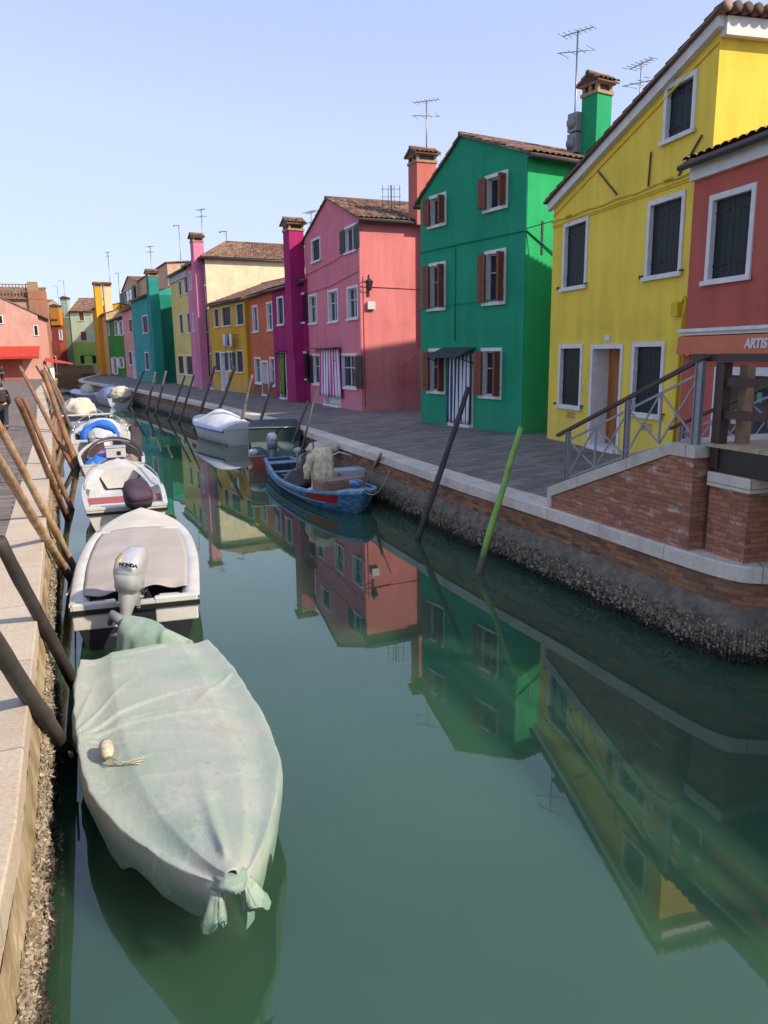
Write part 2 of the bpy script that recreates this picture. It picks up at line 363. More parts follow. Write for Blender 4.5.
def door(par,x0,x1,z1,mat='brownd',frame='white',fw=.09,side_open=0,z0=.0,depth=.22):
    mb=MB(); o=-.03
    mb.box(x0,x0+fw,o,depth+.05,z0,z1); mb.box(x1-fw,x1,o,depth+.05,z0,z1); mb.box(x0+fw,x1-fw,o,depth+.05,z1-fw,z1); mb.box(x0+fw,x1-fw,o-.08,depth+.05,z0,z0+.10)
    d=mb.build('door',M[frame],par)
    lf=MB(); a=x0+fw; b=x1-fw; m=(a+b)/2; zt=z1-fw; zb=z0+.10
    lf.box(a,m-.004,depth,depth+.04,zb,zt); lf.box(m+.004,b,depth,depth+.04,zb,zt)
    for (p,q) in ((a,m),(m,b)):
        for (e,g) in ((.08,.42),(.48,.9)):
            zz0=zb+(zt-zb)*e; zz1=zb+(zt-zb)*g
            lf.box(p+.07,q-.07,depth-.015,depth-.001,zz0,zz0+.03); lf.box(p+.07,q-.07,depth-.015,depth-.001,zz1-.03,zz1)
            lf.box(p+.07,p+.10,depth-.015,depth-.001,zz0+.03,zz1-.03); lf.box(q-.10,q-.07,depth-.015,depth-.001,zz0+.03,zz1-.03)
    lf=lf.build('door_leaf',M[mat],d)
    return d
def curtain(name,world_of,x0,x1,z0,z1,y,cols,label,rz,loc,n=40,flare=0):
    """striped door curtain hanging in soft folds, as its own thing"""
    root=MB(); ma=[]
    front=[];k=len(cols[0]); 
    for j in range(13):
        v=j/12; z=z1+(z0-z1)*v; row=[]
        for i in range(n+1):
            u=i/n; amp=.008+.016*v
            yy=y-.03-amp*math.sin(u*PI*2*6.3+1.2*math.sin(v*2+u*4))-.03*v
            xx=x0+(x1-x0)*(u+flare*v*(u-.3)*.25)+.01*math.sin(v*5+u*20)
            row.append((xx,yy,z+.01*math.sin(u*30)*v))
        front.append(row)
    vs=[p for r_ in front for p in r_]; fs=[];mi=[]
    for j in range(12):
        for i in range(n):
            fs.append((j*(n+1)+i,(j+1)*(n+1)+i,(j+1)*(n+1)+i+1,j*(n+1)+i+1)); mi.append(cols[1][int(i*cols[2]/n)%len(cols[1])])
    root.idx(vs,fs,mi=mi)
    o=root.build(name,cols[0]); o.location=loc; o.rotation_euler=(0,0,rz)
    sd=o.modifiers.new('thickness','SOLIDIFY'); sd.thickness=.006
    tag(o,label,'curtain'); return o
# ------------------------------------------------------------------ chimneys, antennas
def chimney(par,x,y,w,d,z0,z1,mat,style='gable',breast=None,flare=.0):
    mb=MB()
    mb.box(x-w/2,x+w/2,y-d/2,y+d/2,z0,z1)
    if breast:  # stepped breast standing on the ground, proud of the front wall
        bw,bz=breast; mb.box(x-bw/2,x+bw/2,y-d/2-.004,y+d/2-.01,0,bz)
        mb.hexa([(x-bw/2,y-d/2-.004,bz),(x+bw/2,y-d/2-.004,bz),(x+bw/2,y+d/2-.01,bz),(x-bw/2,y+d/2-.01,bz),(x-w/2,y-d/2,bz+.5),(x+w/2,y-d/2,bz+.5),(x+w/2,y+d/2-.01,bz+.5),(x-w/2,y+d/2-.01,bz+.5)])
    c=mb.build('chimney',mat,par)
    k=MB(); e=.07
    k.box(x-w/2-.04,x+w/2+.04,y-d/2-.04,y+d/2+.04,z1,z1+.09)
    for sx in (-1,0,1):
        for sy in (-1,1):
            cx=x+sx*(w/2-.05); k.box(cx-.05,cx+.05,y+sy*(d/2-.05)-.05,y+sy*(d/2-.05)+.05,z1+.09,z1+.27)
    k.box(x-w/2-e,x+w/2+e,y-d/2-e,y+d/2+e,z1+.27,z1+.31)
    k.build('chimney_pot',M['brickold'],c)
    k2=MB(); k2.box(x-w/2+.06,x+w/2-.06,y-d/2+.06,y+d/2-.06,z1+.09,z1+.27); k2.build('flue',M['black'],c)
    t=MB(); zt=z1+.31; o=.14; rr=.26
    tiles(t,(x-w/2-o,y-d/2-o,zt),(x-w/2-o,y+d/2+o,zt),(x,y-d/2-o,zt+rr),(x,y+d/2+o,zt+rr),.17,.2,.05)
    tiles(t,(x+w/2+o,y-d/2-o,zt),(x+w/2+o,y+d/2+o,zt),(x,y-d/2-o,zt+rr),(x,y+d/2+o,zt+rr),.17,.2,.05,1)
    t.tube([(x,y-d/2-o,zt+rr+.03),(x,y+d/2+o,zt+rr+.03)],.075,8)
    for yy in (y-d/2-o*.6,y+d/2+o*.6): t.face([(x-w/2-o*.8,yy,zt-.0),(x+w/2+o*.8,yy,zt-.0),(x,yy,zt+rr-.02)])
    t.build('chimney_cap',M['tile'],c)
    return c
def antenna(par,x,y,z0,z1,kind=0,r=.022,th=0):
    mb=MB(); mb.tube([(x,y,z0),(x,y,z1)],r,6)
    L=.85; c,s=math.cos(th),math.sin(th)
    def T(a,b,z): return (x+c*a-s*b,y+s*a+c*b,z)
    if kind==0:
        mb.tube([T(-L*.6,0,z1-.05),T(L*.6,0,z1-.05)],.016,5)
        for i in range(7):
            a=-L*.6+L*1.2*i/6; w=.32-.02*i; mb.tube([T(a,-w,z1-.05),T(a,w,z1-.05)],.010,4)
        mb.tube([T(-.5,-.3,z1-.6),T(.5,.25,z1-.6)],.014,5)
        for i in range(4):
            a=-.45+.3*i; mb.tube([T(a,-.28,z1-.6),T(a,.28,z1-.6)],.010,4)
    elif kind==1:   # panel grid
        for a in (-.35,-.12,.12,.35): mb.tube([T(a,0,z1-.9),T(a,0,z1)],.012,4)
        for b in (-.75,-.45,-.15): mb.tube([T(-.4,0,z1+b),T(.4,0,z1+b)],.010,4)
    else:
        mb.tube([T(-.7,0,z1),T(.1,0,z1-.02)],.02,5); mb.ball(T(-.75,0,z1),.07,8,5)
        for a in (-.5,-.3,-.1): mb.tube([T(a,-.25,z1),T(a,.25,z1)],.01,4)
    return mb.build('antenna',M['ant'],par)
# ------------------------------------------------------------------ houses
def wall_mesh(outline,holes,depth,W,rev=.25):
    """front wall (y=0) with real openings; outline is a convex polygon (u,z) ccw"""
    mb=MB(); us={p[0] for p in outline}; zs={p[1] for p in outline}
    for h in holes: us|={h[0],h[1]}; zs|={h[2],h[3]}
    us=sorted(us); zs=sorted(zs); n=len(outline)
    for i in range(len(us)-1):
        for j in range(len(zs)-1):
            a,b,c,d=us[i],us[i+1],zs[j],zs[j+1]
            if b-a<1e-5 or d-c<1e-5: continue
            m=((a+b)/2,(c+d)/2)
            if any(h[0]<m[0]<h[1] and h[2]<m[1]<h[3] for h in holes): continue
            poly=[(a,c),(b,c),(b,d),(a,d)]
            for k in range(n):
                poly=clip(poly,outline[k],outline[(k+1)%n])
                if len(poly)<3: break
            if len(poly)>=3: mb.face([(p[0],0,p[1]) for p in poly])
    for h in holes:   # reveals
        a,b,c,d=h; y=.25 if c>0 else .60
        mb.face([(a,0,c),(a,y,c),(a,y,d),(a,0,d)]); mb.face([(b,0,c),(b,0,d),(b,y,d),(b,y,c)])
        mb.face([(a,0,d),(a,y,d),(b,y,d),(b,0,d)]); mb.face([(a,0,c),(b,0,c),(b,y,c),(a,y,c)])
        mb.face([(a,y,c),(b,y,c),(b,y,d),(a,y,d)])
    for k in range(n):   # sides, skip the ground
        p,q=outline[k],outline[(k+1)%n]
        if abs(p[1])<1e-6 and abs(q[1])<1e-6: continue
        if p[0]==q[0]: mb.face([(p[0],0,p[1]),(p[0],depth,p[1]),(q[0],depth,q[1]),(q[0],0,q[1])])
    mb.face([(p[0],depth,p[1]) for p in outline][::-1])
    return mb
def pxrect(F,r):
    x0,y0,y1,x1=r; a,zt=F.px(x0,y0); b,_=F.px(x1,y0); _,zb=F.px(x0,y1)
    return [a,b,max(zb,.0),zt]
def house(name,label,L,Rr,color,roof,wins,doors=(),depth=7,off=0,cat='house',group='painted houses along the canal',sidemat=None,extra_w=0,damp=.5,eave=.22,base=QH):
    F=Facade(L,Rr,off,base); root=empty(name,F.L,F.rz)
    # y local must point into the building
    tag(root,label,cat,group)
    W=F.W+extra_w; sgn=1
    holes=[];ws=[];ds=[]
    for w in wins:
        r=pxrect(F,w[:4]); r[3]=max(r[3],r[2]+.5); r[0]=max(r[0],.06); r[1]=min(r[1],W-.06)
        if r[1]-r[0]<.5: r[1]=r[0]+.5
        ws.append((r,w[4:])); holes.append((r[0]+.012,r[1]-.012,r[2]+.012,r[3]-.012))
    for d in doors:
        r=pxrect(F,d[:4]); r[2]=0; ds.append((r,d[4:])); holes.append((r[0]+.012,r[1]-.012,0,r[3]-.012))
    kind=roof[0]; mat=stucco(color,damp=damp); 
    if kind=='eave': # ze left, right ; ridge at depth/2
        ze=roof[1]; out=[(0,0),(W,0),(W,ze),(0,ze)]
    elif kind=='gable': # (zl, up, zp, zr)
        zl,up_,zp,zr=roof[1:5]; out=[(0,0),(W,0),(W,zr),(up_,zp),(0,zl)]
    elif kind=='mono':
        zl,zr=roof[1:3]; out=[(0,0),(W,0),(W,zr),(0,zl)]
    mb=wall_mesh(out,holes,depth,W)
    sl=roof[-1] if kind=='eave' else None
    if kind=='eave':
        rz_=ze+sl*depth/2
        for x in (0,W): mb.face([(x,0,ze),(x,depth,ze),(x,depth/2,rz_)])
    wall=mb.build('wall',mat,root)
    t=MB()
    if kind=='eave':
        o=eave; rz_=ze+sl*depth/2
        tiles(t,(-.08,-o,ze-sl*o+.03),(W+.08,-o,ze-sl*o+.03),(-.08,depth/2,rz_+.03),(W+.08,depth/2,rz_+.03))
        tiles(t,(-.08,depth+o,ze-sl*o+.03),(W+.08,depth+o,ze-sl*o+.03),(-.08,depth/2,rz_+.03),(W+.08,depth/2,rz_+.03),ui=1)
        t.tube([(-.1,depth/2,rz_+.06),(W+.1,depth/2,rz_+.06)],.10,8)
        rf=t.build('roof',M['tile'],root)
        g=MB(); zg=ze-sl*o-.05; 
        g.tube([(-.1,-o-.05,zg),(W+.1,-o-.05,zg)],.06,8); g.box(-.05,W+.05,-o+.03,-.003,ze-.10,ze-.02)
        g.build('gutter',M['zinc'],root)
    elif kind=='gable':
        o=.09; s1=(zp-zl)/up_; s2=(zp-zr)/(W-up_); ev=.25
        tiles(t,(-ev,-o,zl-s1*ev+.03),(-ev,depth+o,zl-s1*ev+.03),(up_,-o,zp+.03),(up_,depth+o,zp+.03))
        tiles(t,(W+ev,-o,zr-s2*ev+.03),(W+ev,depth+o,zr-s2*ev+.03),(up_,-o,zp+.03),(up_,depth+o,zp+.03),ui=1)
        t.tube([(up_,-o-.02,zp+.05),(up_,depth+o,zp+.05)],.075,8)
        rf=t.build('roof',M['tile'],root)
        for x,z in ((-ev-.04,zl-s1*ev-.05),(W+ev+.04,zr-s2*ev-.05)):
            g=MB(); g.tube([(x,-o,z),(x,depth,z)],.06,8)
            if x>0: g.box(W+.003,W+ev,.0,depth,zr-.12,zr-.04)
            g.build('gutter',M['zinc'],root)
    elif kind=='mono':
        o=.22; s1=(zr-zl)/W; ev=.2
        tiles(t,(-ev,-o,zl-s1*ev+.03),(-ev,depth+o,zl-s1*ev+.03),(W+.18,-o,zr+s1*.18+.03),(W+.18,depth+o,zr+s1*.18+.03))
        n_=int((depth+.3)/.21)
        for i in range(n_):   # tile ends along the high side
            yy=-o+.1+i*.21; t.tube([(W+.02,yy,zr+s1*.02+.07),(W+.30,yy,zr+s1*.18+.02)],[.085,.10],8)
        rf=t.build('roof',M['tile'],root)
    for r,opt in ws:
        st=opt[0] if opt else 'closed'; kw=opt[1] if len(opt)>1 else {}
        window(root,r[0],r[1],r[2],r[3],st,**kw)
    for r,opt in ds:
        kw=opt[0] if opt else {}; door(root,r[0],r[1],r[3],**kw)
    return F,root,W
# ------------------------------------------------------------------ world and sun
SUN_AZ=R(114); SUN_EL=R(37)
w=bpy.data.worlds.new("World"); sc.world=w; w.use_nodes=True; nt=w.node_tree
sky=nt.nodes.new('ShaderNodeTexSky'); sky.sky_type='NISHITA'; sky.sun_disc=False; sky.sun_elevation=SUN_EL; sky.sun_rotation=SUN_AZ
sky.air_density=1.0; sky.dust_density=1.2; sky.ozone_density=4.0; sky.altitude=0
bg=nt.nodes['Background']; bg.inputs['Strength'].default_value=.15
bw=nt.nodes.new('ShaderNodeRGBToBW'); nt.links.new(sky.outputs[0],bw.inputs[0])
mr=nt.nodes.new('ShaderNodeMapRange'); mr.inputs['From Min'].default_value=.7; mr.inputs['From Max'].default_value=2.6; nt.links.new(bw.outputs[0],mr.inputs['Value'])
def hz(f,a,b_):   # thin high haze: the clear sky is veiled by a pale, slightly lavender layer
    m=nt.nodes.new('ShaderNodeMix'); m.data_type='RGBA'; m.clamp_result=False
    for k_,q in ((0,f),(6,a),(7,b_)):
        if isinstance(q,(tuple,float)): m.inputs[k_].default_value=q
        else: nt.links.new(q,m.inputs[k_])
    return m.outputs[2]
veil=hz(mr.outputs[0],(.66,1.04,2.25,1),(1.26,1.52,2.24,1))
nt.links.new(hz(.86,sky.outputs[0],veil),bg.inputs[0])
sl=bpy.data.lights.new('sun','SUN'); sl.energy=2.0; sl.angle=R(1.6); sl.color=(1,.93,.82); so=bpy.data.objects.new('sun',sl); sc.collection.objects.link(so)
sd=V((math.sin(SUN_AZ)*math.cos(SUN_EL),math.cos(SUN_AZ)*math.cos(SUN_EL),math.sin(SUN_EL)))
so.rotation_euler=sd.to_track_quat('Z','Y').to_euler()
sc.view_settings.view_transform='Standard'; sc.view_settings.look='None'; sc.view_settings.gamma=1; sc.view_settings.use_curve_mapping=False; sc.view_settings.use_white_balance=True; sc.view_settings.white_balance_temperature=7300; sc.view_settings.white_balance_tint=10; sc.view_settings.exposure=1.62
# ------------------------------------------------------------------ water
m,nt,b=new('canal_water'); co=coords(nt)
b.subsurface_method='BURLEY'; b.inputs['Subsurface Weight'].default_value=1; b.inputs['Subsurface Radius'].default_value=(1,1,1); b.inputs['Subsurface Scale'].default_value=.9
r=ramp(nt,[(.35,(.022,.062,.038)),(.65,(.033,.080,.042))],noi(nt,co,.25,4,.5)); nt.links.new(r.outputs[0],b.inputs['Base Color'])
b.inputs['Roughness'].default_value=.015; b.inputs['IOR'].default_value=1.45; b.inputs['Specular IOR Level'].default_value=.9
n1=noi(nt,coords(nt,(1,1,1)),1.3,3,.5); n2=noi(nt,coords(nt,(1,1,1)),.35,2,.5)
s=N(nt,'ShaderNodeMath',operation='MULTIPLY_ADD'); nt.links.new(n2,s.inputs[0]); s.inputs[1].default_value=3; nt.links.new(n1,s.inputs[2])
bump(nt,b,s.outputs[0],.014,.05); M['water']=m
mb=MB(); mb.face([(-3000,-3000,WZ),(3000,-3000,WZ),(3000,3000,WZ),(-3000,3000,WZ)])
tag(mb.build('water',m),kind='structure')
# ------------------------------------------------------------------ banks
def P2(x,y,z=Q): p=at(x,y,z); return (p.x,p.y)
def offs(pl,d):   # offset to the right-hand side of the travel direction
    out=[]
    for i,p in enumerate(pl):
        a=pl[max(i-1,0)]; c=pl[min(i+1,len(pl)-1)]; dx,dy=c[0]-a[0],c[1]-a[1]; l=math.hypot(dx,dy)
        out.append((p[0]+dy/l*d,p[1]-dx/l*d))
    return out
def smooth(pl,it=2):
    for _ in range(it):
        q=[pl[0]]
        for a,c in zip(pl,pl[1:]): q+=[(a[0]*.75+c[0]*.25,a[1]*.75+c[1]*.25),(a[0]*.25+c[0]*.75,a[1]*.25+c[1]*.75)]
        q.append(pl[-1]); pl=q
    return pl
def resample(pl,stepf):
    out=[pl[0]]; cur=pl[0]
    for a in pl[1:]:
        while True:
            d=math.hypot(a[0]-cur[0],a[1]-cur[1]); st=stepf(cur)
            if d<st: break
            cur=(cur[0]+(a[0]-cur[0])*st/d,cur[1]+(a[1]-cur[1])*st/d); out.append(cur)
    out.append(pl[-1]); return out
cornerP=[(12,8.45),(5.0,8.50),(4.35,8.52)]
RQ=cornerP+[(4.12,8.66),P2(688.5,552),P2(620,530),P2(545,506),P2(463,482),P2(400,461),P2(340,441.5),P2(295,427),P2(240,411.5),P2(180,398.5),P2(130,388.5),P2(90,382.6),(-34.6,87.1),(-38.6,101),(-43,118),(-60,160)]
LQ=[(-.2,-2.5),P2(6,930),P2(27,712),P2(39,605),P2(49.5,472),P2(53,433),P2(47,401),P2(42,391),(-31.8,73),(-38.5,91),(-41.5,99),(-60,112)]
RQs=smooth(RQ,2); LQs=smooth(LQ,2)
def strip(name,pl,side,prof,mat,parent=None,closed=False,uvs=1):
    """prof: list of (outward offset to the water, z)"""
    mb=MB(); ln=[0]
    for a,c in zip(pl,pl[1:]): ln.append(ln[-1]+math.hypot(c[0]-a[0],c[1]-a[1]))
    P=[[None]*len(prof) for _ in pl]; U=[[None]*len(prof) for _ in pl]; acc=0
    for j,(o,z) in enumerate(prof):
        if j: acc+=math.hypot(o-prof[j-1][0],z-prof[j-1][1])
        q=offs(pl,-o*side)
        for i in range(len(pl)): P[i][j]=(q[i][0],q[i][1],z); U[i][j]=(ln[i],acc if uvs==2 else z)
    mb.grid(P,U,sm=False,flip=(side>0)); return mb.build(name,mat,parent)
def crust(name,pl,side,z0,z1,o0,o1,amp,mat,parent,stepf,nz,shells=0,maxd=24):
    pr=resample(pl,stepf); mb=MB(); P=[]; r0=offs(pr,-1*side)
    for i,(x,y) in enumerate(pr):
        nx,ny=r0[i][0]-x,r0[i][1]-y; row=[]
        for j in range(nz+1):
            v=j/nz; z=z0+(z1-z0)*v; o=o0+(o1-o0)*v
            q=V((x,y,z)); near=1
            a=amp*(noise.noise(q*3.2)*.9+noise.noise(q*9)*.6+abs(noise.noise(q*21))*.9)*(.35+.65*math.sin(PI*min(1,max(0,v*.8+.15))))
            o+=a; row.append((x+nx*o,y+ny*o,z+.02*noise.noise(q*14)))
        P.append(row)
    mb.grid(P,sm=False,flip=(side>0)); base=mb.build(name,mat,parent)
    if shells:
        for nm,mt,cnt,za,zb in (('oyster_shell_layer',M['shell'],shells,.64,1.0),('mussel_shell_layer',M['shelld'],int(shells*.7),.38,.72)):
            s=MB(); vs=[];fs=[]
            cand=[(i,p) for i,p in enumerate(P) if math.hypot(p[0][0],p[0][1])<maxd]
            wts=[1/(1+.02*math.hypot(p[0][0],p[0][1])**1.6) for i,p in cand]
            for (i,p) in random.choices(cand,wts,k=cnt):
                v=za+(zb-za)*random.random()**(1.0); j=min(nz-1,int(v*nz)); c=V(p[j]).lerp(V(p[j+1]),random.random())
                sz=random.uniform(.010,.026)*(1+.02*c.length); a=V((random.gauss(0,1),random.gauss(0,1),random.gauss(0,1))).normalized(); bb=a.cross(V((random.random(),.3,random.random()))).normalized(); n=a.cross(bb)
                c=c+V((r0[i][0]-pr[i][0],r0[i][1]-pr[i][1],0))*.012
                k=len(vs); vs+=[c+a*sz*1.5,c+bb*sz*.8+n*sz*.2,c-a*sz,c-bb*sz*.8+n*sz*.2,c+n*sz*.7]
                fs+=[(k,k+1,k+4),(k+1,k+2,k+4),(k+2,k+3,k+4),(k+3,k,k+4)]
            s.idx(vs,fs,sm=False); o=s.build(nm,mt,parent); o['kind']='stuff'
    return base
# right bank
def nearstep(p):
    d=math.hypot(p[0],p[1]); return .035 if d<14 else (.06 if d<22 else (.12 if d<40 else .6))
rq=empty('quay_wall',(0,0,0)); tag(rq,'dark oyster crusted quay wall with brick course and white stone coping below the coloured houses','quay wall')
strip('coping',RQs,1,[(-.45,Q-.12),(-.45,Q+.004),(.035,Q+.004),(.05,Q-.012),(.05,Q-.19),(-.02,Q-.19)],M['coping'],rq,uvs=2)
strip('brick_course',RQs,1,[(0,Q-.185),(0,.84)],M['brickq'],rq)
crust('eroded_ledge',RQs[0:],1,.64,.92,.09,.0,.04,M['mortar'],rq,nearstep,6)
crust('oyster_crust',RQs[0:],1,-.25,.70,.13,.07,.06,M['crust'],rq,nearstep,26,shells=11000)
mb=MB(); inn=offs(RQs,.44); k0=next(i for i,p in enumerate(RQs) if p[1]>8.7)
i2=offs(RQs,3.6)
lo=[(p[0],p[1],Q) for p in inn]; hi=[(p[0],p[1],QH) for p in i2]
a0=(12,10.5,QH); 
rng=range(k0+4,len(lo)-1)
for i in rng: mb.face([lo[i],lo[i+1],hi[i+1],hi[i]][::-1])
c0=k0+4; mb.face([lo[i] for i in range(0,c0+1)]+[hi[c0],(14,hi[c0][1]-1.2,QH)]) if False else None
for i in range(0,c0): mb.face([lo[i],lo[i+1],hi[c0]][::-1])
mb.face([lo[0],hi[c0],(40,hi[c0][1],QH),(40,lo[0][1],Q)])
mb.face([hi[i] for i in range(c0,len(hi))]+[(-60,900,QH),(900,900,QH),(900,hi[c0][1],QH)])
tag(mb.build('pavement',M['pave']),kind='structure')
# left bank
def nl(p):
    d=math.hypot(p[0],p[1]); return .03 if d<9 else (.05 if d<16 else (.12 if d<30 else .6))
lq=empty('quay_wall',(-1,1,0)); lq.location=(0,0,0); tag(lq,'sunlit quay wall with wide warm stone coping and mussel crust beside the covered boats','quay wall')
strip('coping',LQs,-1,[(-.52,Q-.1),(-.52,Q+.004),(-.012,Q+.004),(0,Q-.01),(.0,Q-.22)],M['copingl'],lq,uvs=2)
crust('stained_wall',LQs,-1,.80,Q-.2,.05,.0,.02,M['ochre'],lq,nl,8)
crust('oyster_crust',LQs,-1,-.25,.98,.03,.03,.06,M['crust'],lq,nl,30,shells=7000,maxd=20)
mb=MB(); inn=offs(LQs,-.51)
mb.face([(p[0],p[1],Q) for p in inn][::-1]+[(-.8,-40,Q),(-900,-40,Q),(-900,112,Q)])
tag(mb.build('pavement',M['pavel']),kind='structure')
# far bank beyond the side canal
FB=[(-900,113.2),(-62,113.2)]+[P2(45,375.6),P2(60,374.7),P2(96,373.2)]
FB=[(-900,126),(-60.5,113)]+[P2(52,374.9),P2(96,373.4),(-47,165),(-61,161)]
mb=MB(); mb.face([(p[0],p[1],Q) for p in FB]+[(-61,900,Q),(-900,900,Q)]); tag(mb.build('pavement',M['pavel']),kind='structure')
fq=MB()
for a,c in zip(FB[1:],FB[2:5]): fq.face([(a[0],a[1],-.3),(c[0],c[1],-.3),(c[0],c[1],Q-.002),(a[0],a[1],Q-.002)])
tag(fq.build('quay_wall',M['brickold']),'low distant quay wall closing the far end of the canal','quay wall')
# ------------------------------------------------------------------ houses
def PH(x,y): p=at(x,y,QH); return (p.x,p.y)
def zpx(F,x,y,n=0): return F.px(x,y,n)[1]
# --- yellow house
L=PH(547,438);Rr=PH(688,470); F=Facade(L,Rr); Uc=F.px(719,60)[0]; zl=zpx(F,554,201); zr=F.px(718,20)[1]
Y=dict(L=L,R=Rr); YF=F
wn=[(666,86,144,697.5,'closed'),(564.5,224,291,589,'closed'),(649,202,280,686,'closed'),(560,344.7,407,583.5,'closed'),(633.5,342.3,415.5,666,'closed')]
YC=(.84,.60,.085)
F,yh,W=house('yellow_house','tall bright yellow house with one sided sloping gable behind the stair railing',L,Rr,YC,('mono',zl,zr),wn,[(592,344.7,448,624,dict(mat='orangewood',depth=.42,fw=.10))],depth=7.5,extra_w=Uc-F.W,damp=.25)
s1=(zr-zl)/Uc
mb=MB()
# white verge board under the tiles, and cornice on the high side
def vergebox(mb,u0,u1,za,zb,h,y0,y1): mb.hexa([(u0,y0,za-h),(u1,y0,zb-h),(u1,y1,zb-h),(u0,y1,za-h),(u0,y0,za),(u1,y0,zb),(u1,y1,zb),(u0,y1,za)])
vergebox(mb,-.12,Uc+.10,zl-s1*.12-.01,zr+s1*.10-.01,.20,-.13,-.003)
mb.box(Uc+.003,Uc+.16,-.0,7.5,zr-.32,zr-.02)
mb.build('cornice',M['white'],yh)
mb=MB(); vergebox(mb,0.02,Uc-.01,zl-.36,zr-.36,.035,-.035,-.002)
mb.build('gable_moulding',stucco(YC,damp=.25),yh)
mb=MB(); zc=zpx(F,600,207); cw=F.px(702,178); za=zpx(F,556,219.7); zb=cw[1]
z_s=(za+zb)/2; mb.box(.02,Uc-.02,-.06,-.002,z_s-.05,z_s); mb.box(.02,Uc-.02,-.03,-.0021,z_s-.09,z_s-.0501)
mb.build('string_course',stucco(YC,damp=.25),yh)
mb=MB()
pts=[(0.05+ i*(Uc-.1)/16,-.075,z_s+.03+.02*math.sin(i*1.7)) for i in range(17)]; mb.tube(pts,.018,6)
for x in (F.px(572,213)[0],F.px(672,190)[0]):
    for k in range(4): mb.ball((x+k*.07-.1,-.10,z_s+.05),.035,6,4)
mb.build('cable',stucco((.55,.42,.05),damp=0),yh)
mb=MB()
for (a,c) in (((599.4,171.6),(617.8,194.5)),((652.2,152),(649.3,186.5)),((703.3,135.1),(679.6,175.8))):
    p=F.px(*a);q=F.px(*c); mb=MB(); mb.bar((p[0],-.03,p[1]),(q[0],-.03,q[1]),.035,.02,(0,1,0)); mb.build('wall_tie',M['iron'],yh)
mb=MB(); u1,z1=F.px(683,308); u2,z2=F.px(681.5,400)
mb.box(u1-.22,u1-.02,-.12,-.002,z1-.15,z1+.12); mb.tube([(u1+.05,-.05,z1+.1),(u1+.12,-.06,z1+.2),(u1+.18,-.06,z1+.05),(u1+.08,-.05,z1-.2),(u1+.05,-.05,.3)],.03,8)
u3=F.px(697,240)[0]; mb.tube([(u3,-.05,z_s),(u3-.02,-.05,z1+.2)],.025,8)
mb.build('conduit',stucco((.62,.46,.03),damp=0),yh)
for px_,py_ in ((558.6,288.5),(586,284.4),(641.4,277.3),(681.6,271),(555.6,403.2),(582.3,406.4),(663,415)):
    u,z=F.px(px_,py_); mb=MB(); mb.bar((u-.06,-.03,z),(u+.08,-.03,z+.02),.02,.03); mb.tube([(u,-.04,z-.06),(u,-.045,z+.04)],.012,6); mb.build('shutter_hook',M['iron'],yh)
u,z=F.px(608,338); mb=MB(); mb.box(u-.12,u+.12,-.025,-.002,z-.06,z+.06); mb.build('number_plate',M['white'],yh)
u,z=F.px(589.5,387); mb=MB(); mb.box(u-.05,u+.05,-.03,-.002,z-.13,z+.13); mb.ball((u,-.032,z+.06),.02,6,4); mb.build('doorbell',M['int'],yh)
for a in ((567,412,575,418),(641,423,652,431)):
    u,z=F.px(a[0],a[1]); u2,z2=F.px(a[2],a[3]); mb=MB()
    for k in range(4): zz=z2+(z-z2)*k/3; mb.bar((u,-.008,zz),(u2,-.008,zz),.015,.015)
    mb.build('vent_grille',M['ochre'],yh)
# --- terracotta shop
dv=F.t; n_=F.n
R0=F.L+F.t*(F.px(690,400)[0]+.0)-F.n*.22; R1=R0+F.t*9.0
RC=(.48,.115,.085)
f0=Facade((R0.x,R0.y),(R1.x,R1.y)); zE=zpx(f0,706,157)
FR,rh,W=house('terracotta_shop','terracotta red shop house with white window frames and orange lettered fascia behind the footbridge',(R0.x,R0.y),(R1.x,R1.y),RC,('eave',zE,.32),
  [(711,196,284,757,'closed')],(),depth=6,damp=.35,group=None)
del_=[]
mb=MB(); mb.box(-.02,W,-.10,-.002,zE-.36,zE-.12); mb.build('cornice',M['white'],rh)
u,za=FR.px(702,329); zb=zpx(FR,702,333.5)
mb=MB(); mb.box(0,W,-.10,-.002,zb-.03,za); mb.box(0,W,-.16,-.101,za-.05,za+.01); mb.build('ledge',M['white'],rh)
zt=zb-.05; zb2=zpx(FR,702,352)
mb=MB(); mb.hexa([(.02,-.17,zb2+.05),(W,-.17,zb2+.05),(W,-.002,zb2+.0),(.02,-.002,zb2+.0),(.02,-.15,zt),(W,-.15,zt),(W,-.002,zt),(.02,-.002,zt)])
nsc=40
for i in range(nsc):
    a=.02+(W-.02)*i/nsc; c=.02+(W-.02)*(i+1)/nsc; P=[]
    mb.face([(a,-.172,zb2+.05),(a,-.172,zb2-.03),((a+c)/2,-.172,zb2-.08),(c,-.172,zb2-.03),(c,-.172,zb2+.05)])
fas=mb.build('fascia',simple('orange_fascia',(.58,.16,.08),.8,.1,3),rh)
def text(s,size,mat,name,parent,ext=.006):
    cu_=bpy.data.curves.new(name,'FONT'); cu_.body=s; cu_.size=size; cu_.extrude=ext; cu_.offset=.006; cu_.resolution_u=3
    to=bpy.data.objects.new(name+'_tmp',cu_); sc.collection.objects.link(to); bpy.context.view_layer.update()
    me=bpy.data.meshes.new_from_object(to.evaluated_get(bpy.context.evaluated_depsgraph_get())); bpy.data.objects.remove(to)
    me.materials.clear(); me.materials.append(mat); o=bpy.data.objects.new(name,me); sc.collection.objects.link(o); o.parent=parent; return o
u,z=FR.px(746,348); 
u,z=FR.px(745.5,348,-.16); tx=text('ARTIS',.20,M['white'],'lettering',fas,.012); tx.rotation_euler=(R(86),0,0); tx.location=(u,-.175,z+.0); tx.scale=(1.0,1.1,1)
